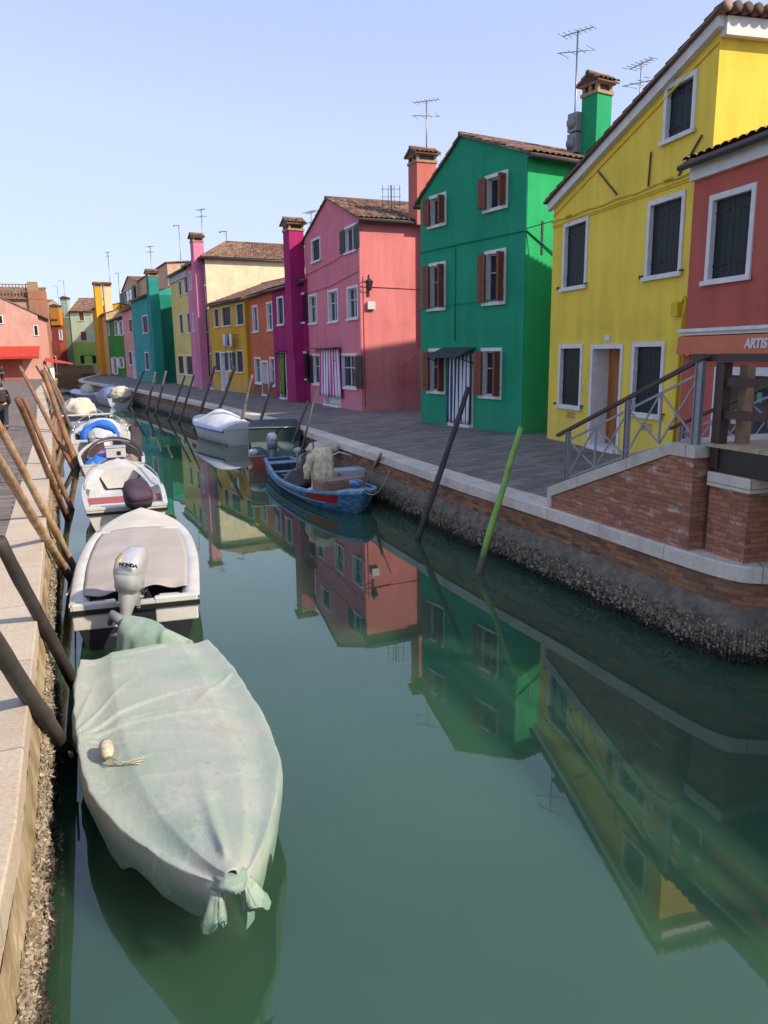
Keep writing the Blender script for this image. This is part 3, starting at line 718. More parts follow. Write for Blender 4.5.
# shop window and door behind the railing
for (a,c,nm) in (((716,366.5,448,775),0,'shop'),):
    x0_,zt_=FR.px(a[0],a[1]); x1_=x0_+2.35; zb_=.35
    sw=MB(); fw_=.14
    sw.box(x0_,x0_+fw_,-.03,.12,zb_,zt_); sw.box(x1_-fw_,x1_,-.03,.12,zb_,zt_); sw.box(x0_+fw_,x1_-fw_,-.03,.12,zt_-fw_,zt_); sw.box(x0_+fw_,x1_-fw_,-.03,.12,zb_,zb_+fw_)
    sww=sw.build('shop_window',M['white'],rh)
    g=MB(); g.box(x0_+fw_-.01,x1_-fw_+.01,-.012,-.004,zb_+fw_-.01,zt_-fw_+.01); g.build('pane',M['glass'],sww)
    cl=[((.5,.05,.03),'red'),((.05,.3,.2),'green'),((.5,.4,.3),'tan'),((.1,.2,.5),'blue'),((.6,.55,.5),'pale'),((.5,.25,.05),'amber')]
    for i in range(14):
        c_,nm_=cl[i%6]; h=random.uniform(.12,.3); xx=x0_+.2+random.random()*1.7; zz=random.choice([zb_+.3,zb_+.7,zb_+1.1])
        g=MB(); g.box(xx,xx+random.uniform(.08,.2),-.019,-.013,zz,zz+h); 
        if nm_+'_goods' not in M: M[nm_+'_goods']=simple(nm_+'_goods',c_,.6,.3,9)
        g.build('displayed_goods',M[nm_+'_goods'],sww)
x0_=FR.px(701,380)[0]; 
# --- green house
L=PH(421,421.6);Rr=PH(521,434); F=Facade(L,Rr); up_,zp=F.px(462,136); zl=zpx(F,418.5,200); zr=zpx(F,521,155)
GC=(.008,.285,.155)
b_=dict(sh='brown')
F,gh,W=house('green_house','emerald green gabled house with brown folding shutters and a striped door curtain',L,Rr,GC,('gable',zl,up_,zp,zr),
 [(429.5,196.8,229,446.5,'fold',b_),(485.7,176.4,213,508.4,'fold',b_),(429.2,263.8,311,446,'fold',b_),(485,251.6,305.4,506.5,'fold',b_),(429,348.6,392.6,446,'fold',b_),(481.5,348,397.5,502.5,'fold',b_)],
 [(449,354,422.5,474,dict(mat='brownd'))],depth=8,damp=.12,group='painted houses along the canal')
GW=W
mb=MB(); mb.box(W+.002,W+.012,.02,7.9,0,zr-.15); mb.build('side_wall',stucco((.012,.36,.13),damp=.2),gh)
u0_,z0_=F.px(449,349); u1_,z1_=F.px(475,347); zz=z1_-.0
mb=MB(); mb.hexa([(u0_-.35,-.75,zz-.32),(u1_+.05,-.75,zz-.32),(u1_+.05,-.02,zz-.03),(u0_-.35,-.02,zz-.03),(u0_-.35,-.75,zz-.29),(u1_+.05,-.75,zz-.29),(u1_+.05,-.02,zz),(u0_-.35,-.02,zz)])
mb.bar((u0_-.3,-.02,zz-.5),(u0_-.3,-.7,zz-.31),.03,.03); mb.bar((u1_,-.02,zz-.5),(u1_,-.7,zz-.31),.03,.03)
mb.build('door_canopy',M['dkcanopy'],gh)
rr=pxrect(F,(449,354,420,474)); o=curtain('door_curtain',None,rr[0]+.05,rr[1]-.02,.12,rr[3]-.02,-.06,((simple('white_stripe_cloth',(.62,.64,.66),.9,.08,4),simple('navy_stripe_cloth',(.03,.055,.12),.9,.15,4)),(1,0),13),'navy and white striped door curtain hanging on the green house',F.rz,F.L,n=52)
mb=MB(); z_=zpx(F,421,255); z2=zpx(F,519,229.5); zz=(z_+z2)/2
mb.tube([(.02,-.03,zz),(W*.4,-.035,zz+.01),(W,-.03,zz)],.016,6); mb.tube([(.0,-.05,zpx(F,421,309)),(W*.45,-.05,zpx(F,470,303)),(W*.8,-.04,zpx(F,500,299))],.012,6)
mb.tube([(W*.38,-.025,zz),(W*.38,-.025,2.7)],.014,6); mb.tube([(W+.03,.0,zz),(W+.05,1.0,zz-.55),(W+.05,3,zz-.5)],.02,6); mb.tube([(W+.03,.0,zz+.05),(W+1.1,.9,zz+.35)],.014,6)
mb.build('cable',stucco((.006,.20,.11),damp=0),gh)
mb=MB(); mb.tube([(W+.08,1.9,zr-.1),(W+.09,1.9,.1)],.045,8); mb.build('downpipe',stucco((.008,.28,.11),damp=0),gh)
mb=MB(); mb.box(W+.014,W+.03,.55,.62,zr-2.6,zr-1.7); mb.build('wall_tie',M['iron'],gh)
# chimney near the right rear, air conditioner, aerials
cuu,cz=F.px(597,97,3.4); _,cz0=F.px(597,150,3.4)
chimney(gh,cuu,3.4,.62,.6,cz0-1.4,cz,stucco((.01,.30,.13),damp=0))
u,z=F.px(574,112,3.2); mb=MB()
u2,z2=F.px(574,118,3.0)
mb.box(u2-.16,u2+.22,2.9,3.3,z2-1.0,z2-.45); mb.box(u2-.16,u2+.22,2.9,3.3,z2-.4,z2+.12); mb.tube([(u2,2.89,z2-.14),(u2,2.86,z2-.14)],.17,14); mb.tube([(u2,2.89,z2-.72),(u2,2.86,z2-.72)],.17,14)
mb.tube([(u2-.1,3.1,z2-1.0),(u2-.1,3.1,z2-1.6)],.03,6); mb.tube([(u2+.18,3.1,z2-1.0),(u2+.18,3.1,z2-1.6)],.03,6)
mb.build('air_conditioner',M['grey'],gh)
u,z=F.px(578,30,3.6); antenna(gh,u,3.6,cz0-1.2,z,0,.03,.3)
u,z=YF.px(641.5,62,5.0); antenna(yh,u,5.0,z-2.5,z,0,.02,.2)
# --- salmon pink house
L=PH(309.6,402.3);Rr=PH(362,411.7); 
F=Facade(L,Rr); up_,zp=F.px(327,199); zl=zpx(F,299,243); zr=zpx(F,359.6,217)
PC=(.68,.195,.25)
F,ph,W=house('pink_house','salmon pink gabled house with a magenta and white striped curtain over its door',L,Rr,PC,('gable',zl,up_,zp,zr),
 [(311.3,240,264,320.5,'closed'),(344.8,227.5,255,356.3,'open'),(308.6,295,325,317,'glass'),(328,290.5,323.5,338,'glass'),(347,287,320.5,358,'glass'),(312.7,353.7,384.5,322,'open'),(341,353.3,388,357,'open')],
 [(323,353,406,340,dict(mat='white'))],depth=7.5,damp=.2)
sidec=(.64,.19,.19)
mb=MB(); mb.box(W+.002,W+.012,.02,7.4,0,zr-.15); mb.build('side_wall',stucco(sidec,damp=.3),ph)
rr=pxrect(F,(322,351,401,341)); curtain('door_curtain',None,rr[0]+.0,rr[1]+.05,.45,rr[3]+.05,-.07,((simple('white_stripe_cloth',(.66,.60,.66),.9,.08,4),simple('magenta_stripe_cloth',(.42,.05,.22),.9,.15,4)),(1,0),15),'magenta and white striped door curtain hanging on the pink house',F.rz,F.L,n=60,flare=.6)
mb=MB(); mb.box(rr[0]-1.1,rr[1]+.1,-.4,-.002,rr[3]+.10,rr[3]+.14); mb.build('door_canopy',M['zinc'],ph)
def sidepx(F,W,x,y):   # point on the right side wall plane (local x=W): returns depth,z
    d=ray(x,y); o=F.L+F.t*W; k=(o-CAM).dot(F.t)/d.dot(F.t); p=CAM+d*k-F.L; return p.dot(F.n),p.z
mb=MB(); y1,z1=sidepx(F,W,420,345); y0,z0b=sidepx(F,W,410,362)
chw=stucco((.54,.14,.15),damp=.3)
dchx=sidepx(F,W,422,165)
cy=dchx[0]
mb=MB(); mb.box(W+.013,W+.24,cy-.1,cy+.5,2.6,zr-.1); mb.hexa([(W+.013,cy-.85,2.0),(W+.30,cy-.85,2.0),(W+.30,cy+.5,2.0),(W+.013,cy+.5,2.0),(W+.013,cy-.1,2.6),(W+.24,cy-.1,2.6),(W+.24,cy+.5,2.6),(W+.013,cy+.5,2.6)]); mb.box(W+.013,W+.30,cy-.85,cy+.5,0,2.0)
mb.build('chimney_breast',chw,ph)
zc=sidepx(F,W,422,165)[1]; chimney(ph,W+.02,cy,.82,.85,zr-.2,zc,stucco((.56,.16,.13),damp=0))
y_,z_=sidepx(F,W,401,180); antenna(ph,W-1.0,y_,zr,z_,1,.03,1.2)
antenna(ph,F.px(311,212,2)[0],2,zl-.3,F.px(311,211,2)[1],0,.02,.2)
ca,cz_=sidepx(F,W,428,98); antenna(ph,W-.2,cy+.3,zc,sidepx(F,W,427,98)[1],0,.028,.8)
mb=MB(); mb.tube([(W+.03,.15,0.2),(W+.03,.15,zr-2.2)],.015,6); mb.tube([(W+.03,.02,zr-2.6),(W+.03,4.5,zr-2.7)],.015,6)
zz=zpx(F,335,283); mb.tube([(.3,-.03,zz-.15),(W*.5,-.03,zz-.1),(W,-.03,zz+.2)],.012,6); zz=zpx(F,335,261); mb.tube([(.1,-.03,zz-.2),(W*.6,-.03,zz),(W,-.03,zz+.3)],.012,6)
mb.build('cable',stucco((.45,.10,.11),damp=0),ph)
# wall lantern on the corner
ly,lz=sidepx(F,W,366,290)
la=empty('wall_lantern',F.L+F.t*(W+.02)+F.n*.35+V((0,0,lz)),F.rz); tag(la,'black iron wall lantern on the corner of the salmon pink house','lantern')
mb=MB(); mb.tube([(0,0,.25),(.15,-.05,.5),(.35,-.1,.55),(.45,-.12,.45)],.022,6); mb.tube([(0,0,-.1),(.2,-.06,.1),(.35,-.1,.5)],.015,6); mb.box(-.015,.02,-.06,.06,-.25,.4); mb.build('bracket',M['iron'],la)
mb=MB(); c=(.45,-.12); mb.tube([(c[0],c[1],.42),(c[0],c[1],.36),(c[0],c[1],.3),(c[0],c[1],-.02),(c[0],c[1],-.06)],[.02,.08,.17,.10,.05],6,sm=False); mb.build('lamp_housing',M['iron'],la)
mb=MB(); mb.tube([(c[0],c[1],.27),(c[0],c[1],.0)],[.145,.09],6,sm=False); mb.build('lamp_glass',simple('frosted_glass',(.55,.55,.5),.2,.05,3),la)
mb=MB(); mb.box(.0,.12,-.16,.16,-.75,-.45); ob=mb.build('junction_box',M['int'],ph); ob.location=(W+.014,.45,lz)

# --- magenta house
L=PH(276.8,398);Rr=PH(309.3,402.6); F=Facade(L,Rr); ze=zpx(F,304,281)
MC=(.34,.022,.13)
F,h,W=house('magenta_house','narrow deep magenta house with a tall chimney breast and green patterned door curtain',L,Rr,MC,('eave',ze,.33),
 [(276.9,297,326,283.5,'closed'),(298.6,293.5,324,305.5,'open'),(300.3,351.5,379.5,307.5,'open')],[(279,352,398,286,dict(mat='brownd'))],depth=6,damp=.1,off=.05)
u,zt=F.px(290.5,232,-.25); chimney(h,u+.1,-.15,.85,.75,0,zt,stucco((.36,.022,.13),damp=.1),breast=(1.25,1.9))
rr=pxrect(F,(279.5,353,397,285.6)); curtain('door_curtain',None,rr[0]+.05,rr[1]-.05,.3,rr[3],-.05,((simple('green_floral_cloth',(.16,.20,.05),.9,.7,14),simple('green_floral_cloth_dark',(.10,.15,.04),.9,.8,12)),(1,0),5),'green patterned door curtain hanging on the magenta house',F.rz,F.L,n=24)
mb=MB(); mb.box(rr[0]-.7,rr[1]+.2,-.5,-.002,rr[3]+.05,rr[3]+.09); mb.build('door_canopy',M['zinc'],h)
# --- orange red house
L=PH(253,393.5);Rr=PH(276.8,398); F=Facade(L,Rr); ze=zpx(F,275,288)
F,h,W=house('orange_red_house','small orange red house with narrow white framed windows between mustard and magenta houses',L,Rr,(.58,.13,.06),('eave',ze,.36),
 [(252.2,306,333,257.8,'glass'),(266.5,302.5,331.5,273,'glass'),(254.5,357,383.5,260.8,'glass'),(269.5,357,386,276,'glass')],[(261.5,360.5,396,268,dict(mat='int'))],depth=8)
mb=MB(); mb.box(W*.05,W,-.02,-.002,0,.7); mb.build('plinth',stucco((.30,.07,.04),damp=.3),h)
# --- mustard house
L=PH(213.5,389.6);Rr=PH(249,393.4); F=Facade(L,Rr); ze=zpx(F,245,297.5)
MUS=(.64,.33,.04)
F,h,W=house('mustard_house','mustard yellow house with dark green shutters and laundry hanging under an upper window',L,Rr,MUS,('eave',ze,.36),
 [(213.8,309,328,218.7,'closed',dict(fw=.05)),(221.5,307,327,230.8,'closed',dict(fw=.05)),(236,304,326,243.5,'closed',dict(fw=.05)),(214.3,351.7,371,220,'closed',dict(fw=.05)),(227.3,351,371.5,233,'open'),(236,350.5,372.5,243,'closed',dict(fw=.05))],[(220.4,352,388,226.3,dict(mat='int'))],depth=8)
u,z=F.px(227,334,-.45); la=empty('laundry',F.L+F.t*u-F.n*.45+V((0,0,z)),F.rz); tag(la,'white and dark laundry drying on a line in front of the mustard yellow house','laundry')
mb=MB(); mb.tube([(-.9,0,0),(1.0,0,0)],.01,5); mb.tube([(-.8,.45,-.1),(-.8,0,0)],.015,5); mb.tube([(.9,.45,-.1),(.9,0,0)],.015,5); mb.build('clothes_line',M['iron'],la)
for i,(a,c,hh,mt) in enumerate(((-.75,-.4,.85,'white'),(-.35,0,.95,'greyblue'),(.05,.4,.7,'black'),(.45,.85,.8,'white'))):
    mb=MB(); P=[[(a+(c-a)*k/6,-.02+.03*math.sin(k*1.9+i)*j/4,-hh*j/4) for k in range(7)] for j in range(5)]; mb.grid(P); o=mb.build('garment',M[mt],la); q=o.modifiers.new('thickness','SOLIDIFY'); q.thickness=.01
# --- tall pink house, cream side wall, hip roof
L=PH(195,386.6);Rr=PH(213.5,389.2); F=Facade(L,Rr); ze=zpx(F,207,257)
F,h,W=house('tall_pink_house','tall narrow orchid pink house with a projecting chimney and cream side wall',L,Rr,(.50,.16,.25),('flat',),
 [],(),depth=8) if False else (None,None,None)
F=Facade(L,Rr,.1); W=F.W; root=empty('tall_pink_house',F.L,F.rz); tag(root,'tall narrow orchid pink house with a projecting chimney and cream side wall','house','painted houses along the canal')
rc=[pxrect(F,q) for q in ((201.7,266,287,207),(205.2,312,333,210.6),(189.2,272,291,191.5),(192.4,313.5,332,194.6))]
rc=[[r[0],min(r[1],W-.08),r[2],r[3]] for r in rc if r[0]>0]; rd=pxrect(F,(208,353,388,213.4)); rd[2]=0
mb=wall_mesh([(0,0),(W,0),(W,ze),(0,ze)],[(r[0]+.01,r[1]-.01,r[2]+.01,r[3]-.01) for r in rc+[rd]],8,W); mb.build('wall',stucco((.62,.22,.33)),root)
for r in rc: window(root,*r,'glass')
door(root,rd[0],rd[1],rd[3],mat='int')
mb=MB(); mb.box(W+.002,W+.014,.02,9.9,3,ze-.02); mb.face([(0,8,0),(W,8,0),(W,8,ze),(0,8,ze)]); mb.box(0,W+.0,8.02,10,0,ze-.01); mb.build('side_wall',M['cream'],root)
t=MB(); o=.25; xr=W*.35; hz=(W-xr)*.42
tiles(t,(W+o,-o,ze),(W+o,10.2,ze),(xr,2.6,ze+hz),(xr,8.5,ze+hz)); tiles(t,(-o,-o,ze),(W+o,-o,ze),(xr-.02,2.6,ze+hz),(xr+.02,2.6,ze+hz),ui=1); tiles(t,(-o,-o,ze),(-o,10.2,ze),(xr,2.6,ze+hz),(xr,8.5,ze+hz),ui=2)
t.tube([(xr,2.6,ze+hz+.05),(xr,8.5,ze+hz+.05)],.1,8); t.tube([(xr,2.6,ze+hz+.05),(W+o,-o,ze+.05)],.1,8); t.build('roof',M['tile'],root)
mb=MB(); mb.tube([(-.1,-.3,ze-.06),(W+.3,-.3,ze-.06),(W+.3,10,ze-.06)],.07,8); mb.tube([(W-.1,-.08,ze-.1),(W-.1,-.08,.2)],.05,8); mb.build('gutter',M['zinc'],root)
u,zt=F.px(196,243,-.2); chimney(root,u+.15,-.2,.9,.7,0,zt,stucco((.60,.19,.30)),breast=(1.3,ze-1.2))
zq=ze-4.0
for (x,y,k) in ((201,209,0),(178.6,225,2),(226,231,2)):
    u,z=F.px(x,y,3); antenna(root,u,3,ze-.2,z,k,.035,.4)
# --- pale yellow house
L=PH(177,383.8);Rr=PH(195,386.6); F=Facade(L,Rr); ze=zpx(F,188,267)
F,h,W=house('pale_yellow_house','pale yellow three storey house between teal house and tall pink house',L,Rr,(.70,.54,.19),('eave',ze,.3),
 [(184,277,295,188.2,'closed'),(178.2,281,297,181.4,'closed'),(179,314,334.5,182.6,'closed'),(186.7,312.5,334,190.5,'closed'),(177.6,355,374,183.4,'closed'),(185.6,355,375,193,'closed')],(),depth=8)
mb=MB(); mb.box(-.02,W+.02,-.12,-.002,ze-.65,ze-.12); mb.build('cornice',simple('grey_cornice',(.4,.4,.42),.8),h)
# --- teal house
L=PH(143.0,379.9);Rr=PH(165,382.8); F=Facade(L,Rr); ze=zpx(F,163,291.5)
TC=(.03,.30,.29)
F,h,W=house('teal_house','teal house with a chimney breast and white framed windows',L,Rr,TC,('eave',ze,.36),
 [(142,316,334,147.5,'closed'),(155.5,314,334,160,'glass'),(144.6,352,370,148.6,'closed'),(155,352,369,162.5,'open')],(),depth=7,off=.6)
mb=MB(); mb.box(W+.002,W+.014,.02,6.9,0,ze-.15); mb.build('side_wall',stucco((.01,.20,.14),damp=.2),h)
u,zt=F.px(150.5,277,-.25); chimney(h,u,-.15,1.1,.8,0,zt,stucco((.014,.24,.20)),breast=(1.5,ze-.8))
u,z=F.px(150,246,3); antenna(h,u,3,ze,z,0,.04,.5)
# --- far pink house
L=PH(127,377);Rr=PH(143.0,379.9); F=Facade(L,Rr); ze=zpx(F,134,306)
F,h,W=house('rose_house','dusty rose house with dark shutters beside the teal house',L,Rr,(.62,.29,.28),('eave',ze,.34),
 [(128.5,319.5,333,132,'closed'),(135.5,318,332.5,139.5,'closed'),(128.2,351,365,131.7,'closed'),(137,352,366,141.5,'closed')],[(132,352,378,136.5,dict(mat='int'))],depth=8)
# dormer house behind
u0_,z0_=F.px(123,300,5); u1_,z1_=F.px(166,300,5)
root=empty('dormer_house',F.L+F.t*u0_+F.n*5,F.rz); root.location.z=QH; tag(root,'pale peach upper storey with a small gable rising behind the rose and teal houses','house','painted houses along the canal')
zt=F.px(135,281,5)[1]; zg=F.px(133,273,5)[1]; wd=u1_-u0_; hm=wd*.22
rw=(hm*.25,hm*1.3,z0_-1.0,zt-.4)
mb=wall_mesh([(0,0),(wd*.42,0),(wd*.42,zt),(hm,zg),(0,zt-.3)],[rw],5,wd); mb.box(wd*.42,wd,.4,5,0,zt-.1); mb.build('wall',stucco((.56,.38,.26)),root)
window(root,rw[0],rw[1],rw[2],rw[3],'open')
t=MB(); tiles(t,(-.3,-.2,zt-.35),(-.3,5,zt-.35),(hm,-.2,zg+.03),(hm,5,zg+.03)); tiles(t,(wd*.42+.2,-.2,zt-.1),(wd*.42+.2,5,zt-.1),(hm,-.2,zg+.03),(hm,5,zg+.03)); tiles(t,(wd*.42,.2,zt-.1),(wd+.2,.2,zt-.1),(wd*.42,3,zt+.15),(wd+.2,3,zt+.15)); t.build('roof',M['tile'],root)
# --- beige and green pair
L=PH(111,375.2);Rr=PH(127,377); F=Facade(L,Rr); ze=zpx(F,122,308)
F,h,W=house('grass_green_house','narrow grass green house front between beige and rose houses',L,Rr,(.02,.24,.035),('eave',ze-1.0,.2),
 [(114,321,336,117.5,'glass',dict()),(119,321,336,123,'open',dict(sh='white')),(113,357,374,116.5,'open',dict(sh='white')),(119,357,368,123,'open',dict(sh='white'))],(),depth=7,group='painted houses along the canal')
L2=PH(104,374.0);F=Facade(L2,L)
F,h,W=house('beige_house','beige house at the far end of the canal next to the green front',L2,L,(.52,.36,.22),('eave',ze,.3),
 [(107.6,321,336.5,111,'closed')],(),depth=8)
u,zt=F.px(105,287,1); chimney(h,u,1.2,1.5,1,ze-.5,zt,stucco((.62,.55,.36)))
u,z=F.px(107.6,252,3); antenna(h,u,3,ze,z,0,.05,.3); u,z=F.px(118,273,3); antenna(h,u,3,ze,z,2,.05,.3)
# yellow chimney house edge
L3=PH(98.5,373.4); F=Facade(L3,L2); ze2=zpx(F,102,306)
F,h,W=house('amber_house','narrow amber yellow house edge with a tall chimney beside the pale green house',L3,L2,(.55,.30,.02),('eave',ze2,.2),[],(),depth=6,off=.1)
u,zt=F.px(98.8,287,0); chimney(h,u,-.2,1.1,.9,0,zt,stucco((.60,.34,.03)),breast=(1.2,1.0))
# --- pale green house across the side canal
def farhouse(name,label,x0,x1,yb,dist_y,color,roof_px,wins,doors=(),side=None,depth=10,slope=.45,**k):
    z=Q; L=at(x0,yb); s=(L.xy.length)
    L=(L.x,L.y); 
    # face the camera
    d=ray(x0,yb); p0=V((L[0],L[1],0)); yy=p0.y
    d1=ray(x1,yb); k1=yy/d1.y; Rr=(d1.x*k1,yy)
    F=Facade(L,Rr,0,Q); ze=zpx(F,x0,roof_px)
    return house(name,label,L,Rr,color,('eave',ze,slope),wins,doors,depth=depth,base=Q,**k)
F,h,W=farhouse('pale_green_house','pale mint green house with faded lime base facing down the canal',75.5,99,372.6,0,(.50,.62,.44),311,
 [(78,312,321,84,'closed',dict(sh='brown')),(93.5,312,320,97.5,'closed',dict(sh='brown')),(79.5,331,341,86.8,'closed',dict(sh='brown')),(93.5,331,340,98,'closed',dict(sh='brown')),(83.5,355,364,92.5,'open')],(),depth=9,slope=.5,damp=.2)
mb=MB(); zz=zpx(F,80,342); mb.box(.0,W,-.03,-.002,0,zz); mb.build('lime_base_paint',stucco((.30,.48,.12),damp=.3),h)
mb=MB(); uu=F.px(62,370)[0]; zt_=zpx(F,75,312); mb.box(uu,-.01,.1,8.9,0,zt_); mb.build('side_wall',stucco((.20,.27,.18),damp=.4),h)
u,zt=F.px(63.5,300,0); chimney(h,u,.6,1.15,1.1,zt_-1,zt,stucco((.33,.45,.36)))
u,z=F.px(63.5,281,3); antenna(h,u,3,zt_,z,2,.05,.2); u,z=F.px(57,286,3); antenna(h,u,3,zt_-2,z,2,.04,.2)
# --- brick red house
F,h,W=farhouse('brick_red_house','dark brick red house with an orange chimney behind the pink corner house',44.5,63,373.3,0,(.27,.055,.035),319,
 [(46.5,331,342,51,'glass'),(58.5,330,340,62,'glass')],[(50,356,373,56,dict(mat='brownd'))],depth=8,damp=.2)
u,zt=F.px(54.5,308,0); chimney(h,u,.4,1.5,1.2,zpx(F,50,319)-1,zt,stucco((.52,.20,.03)))
# low brick wall
a=at(60,374.4);c=at(94,373.6); zb=.0; mb=MB(); hh=1.15
mb.bar((a.x,a.y,Q+hh/2),(c.x,c.y,Q+hh/2),.3,hh); mb.bar((a.x,a.y,Q+hh+.06),(c.x,c.y,Q+hh+.06),.42,.11)
tag(mb.build('brick_wall',M['brickold']),'low ochre brick parapet wall across the far end of the canal','wall')
# --- pink corner house at far left
L=at(-60,386.8); Rr=at(44,378.6)
L=(L.x,L.y);Rr=(Rr.x,Rr.y)
Rr=(Rr[0],Rr[1]); 
p=at(44,378.8); Lx=V((-62,p.y-9)); L=(p.x-17,p.y-5.5); Rr=(p.x,p.y)
F=Facade(L,Rr,0,Q); zr=zpx(F,43,314.6); u0_,zp=F.px(0,297.6); up_=F.W*.42; zpk=zr+(zp-zr)*(F.W-up_)/(F.W-u0_)
F,h,W=house('pale_pink_house','pale pink gabled house with a red awning along the left bank',L,Rr,(.62,.33,.27),('gable',zr,up_,zpk,zr),
 [(33,325,336,39.5,'closed'),(-4,315,324,2.5,'closed'),(-12,330,340,-7,'closed')],(),depth=10,damp=.2,group=None,base=Q)
zt=zpx(F,42,346); zb=zpx(F,42,356.5); u0_=W-12
mb=MB(); mb.hexa([(u0_,-2.0,zb),(W-.1,-2.0,zb),(W-.1,-.01,zt-.04),(u0_,-.01,zt-.04),(u0_,-2.0,zb+.04),(W-.1,-2.0,zb+.04),(W-.1,-.01,zt),(u0_,-.01,zt)])
for i in range(30):
    a=u0_+(W-.1-u0_)*i/30; c=u0_+(W-.1-u0_)*(i+1)/30; mb.face([(a,-2.0,zb),(a,-2.0,zb-.2),((a+c)/2,-2.0,zb-.28),(c,-2.0,zb-.2),(c,-2.0,zb)])
mb.build('awning',M['awning'],h)
mb=MB(); mb.box(W-10,W-2.2,-.03,-.002,.0,zb-.3); mb.build('ground_floor_paint',stucco((.48,.13,.08),damp=.2),h)
mb=MB(); mb.hexa([(W+.1,.5,zb-.6),(W+3.3,.5,zb-1.0),(W+3.3,4,zb-1.0),(W+.1,4,zb-.2),(W+.1,.5,zb-.55),(W+3.3,.5,zb-.95),(W+3.3,4,zb-.9),(W+.1,4,zb-.1)])
tag(mb.build('market_awning',M['awning']),'small red awning projecting between the pale pink and brick red houses','awning').location=h.location
bpy.data.objects['market_awning'].rotation_euler=h.rotation_euler
# house with wooden roof terrace behind
def ztop(F,x,y,n): return F.px(x,y,n)
n0=9; u0_,z0_=F.px(-20,310,n0); u1_,z1_=F.px(42,310,n0)
root=empty('terrace_house',F.L+F.t*u0_+F.n*(n0+1.2),F.rz); root.location.z=Q; tag(root,'brownish house with a wooden roof terrace rising behind the pale pink house','house')
wd=u1_-u0_; zt=F.px(30,299,n0)[1]; mb=MB(); mb.box(0,wd,0,8,0,zt); mb.build('wall',stucco((.42,.27,.2)),root)
mb=MB(); mb.box(wd-1.6,wd+.5,-.3,1.5,0,F.px(40,290,n0)[1]); mb.build('chimney_wall',stucco((.36,.17,.11)),root)
t=MB(); zr_=F.px(20,284,n0)[1]; tiles(t,(-.3,-.3,zt),(wd+.3,-.3,zt),(-.3,4,zr_),(wd+.3,4,zr_)); t.build('roof',M['tile'],root)
mb=MB(); 
for i in range(12):
    x=wd*(.2+.6*i/11); mb.bar((x,.6,zt),(x,.6,zr_+.1),.12,.12); 
mb.bar((wd*.2,.6,zr_+.1),(wd*.8,.6,zr_+.1),.12,.12); mb.bar((wd*.2,.6,zr_-.6),(wd*.8,.6,zr_-.6),.1,.1); mb.build('roof_terrace',M['crate'],root)
mb=MB(); x=wd*.86; mb.box(x-.6,x+.6,0,1,zt-.5,F.px(39,281,n0)[1]); mb.build('chimney',M['brickold'],root)
# backdrop house behind the brick red house so that the far end is closed
for (x0_,x1_,yb,yr,cc,lb) in ((8,50,369.5,306,(.40,.26,.2),'plain brown house partly hidden behind the brick red house'),(98,128,368.5,312,(.42,.33,.26),'greyish house filling the background behind the beige house')):
    farhouse('background_house',lb,x0_,x1_,yb,0,cc,yr,[],(),depth=10,slope=.3,group=None)
# ------------------------------------------------------------------ stair, railing, footbridge
A=at(552,508); B=at(687.5,551); st=V((B.x-A.x,B.y-A.y,0)).normalized()
class FP_(Facade): pass
F=Facade((A.x,A.y),(B.x,B.y),0,Q); LW=F.W
stair=empty('bridge_stair',F.L,F.rz); tag(stair,'red brick stair wall with mossy white coping and grey cross braced railing','stairs')
zl=.20; ut=F.px(671,456)[0]; zt=F.px(687.5,457)[1]; D=.42
mb=MB()
def prism(mb,poly,y0,y1,sm=False):
    n=len(poly); mb.face([(p[0],y0,p[1]) for p in poly]); mb.face([(p[0],y1,p[1]) for p in poly][::-1])
    for i in range(n):
        p,q=poly[i],poly[(i+1)%n]; mb.face([(p[0],y0,p[1]),(p[0],y1,p[1]),(q[0],y1,q[1]),(q[0],y0,q[1])][::-1])
prism(mb,[(0,.006),(LW,.006),(LW,zt),(ut,zt),(0,zl)],0,D)
mb.build('brick_wall',M['brick'],stair)
ch=.15
cop=MB(); prism(cop,[(-.10,.006),(-.003,.006),(-.003,zl+.0),(ut,zt+.002),(LW+.04,zt+.002),(LW+.04,zt+ch),(ut-.02,zt+ch),(-.10,zl+ch-.02)],-.035,D+.03)
mstone=stone('mossy_stone',(.68,.59,.50),1.1,2,(.17,.17,.05),.55)
cop.build('coping',mstone,stair,bevel=.012)
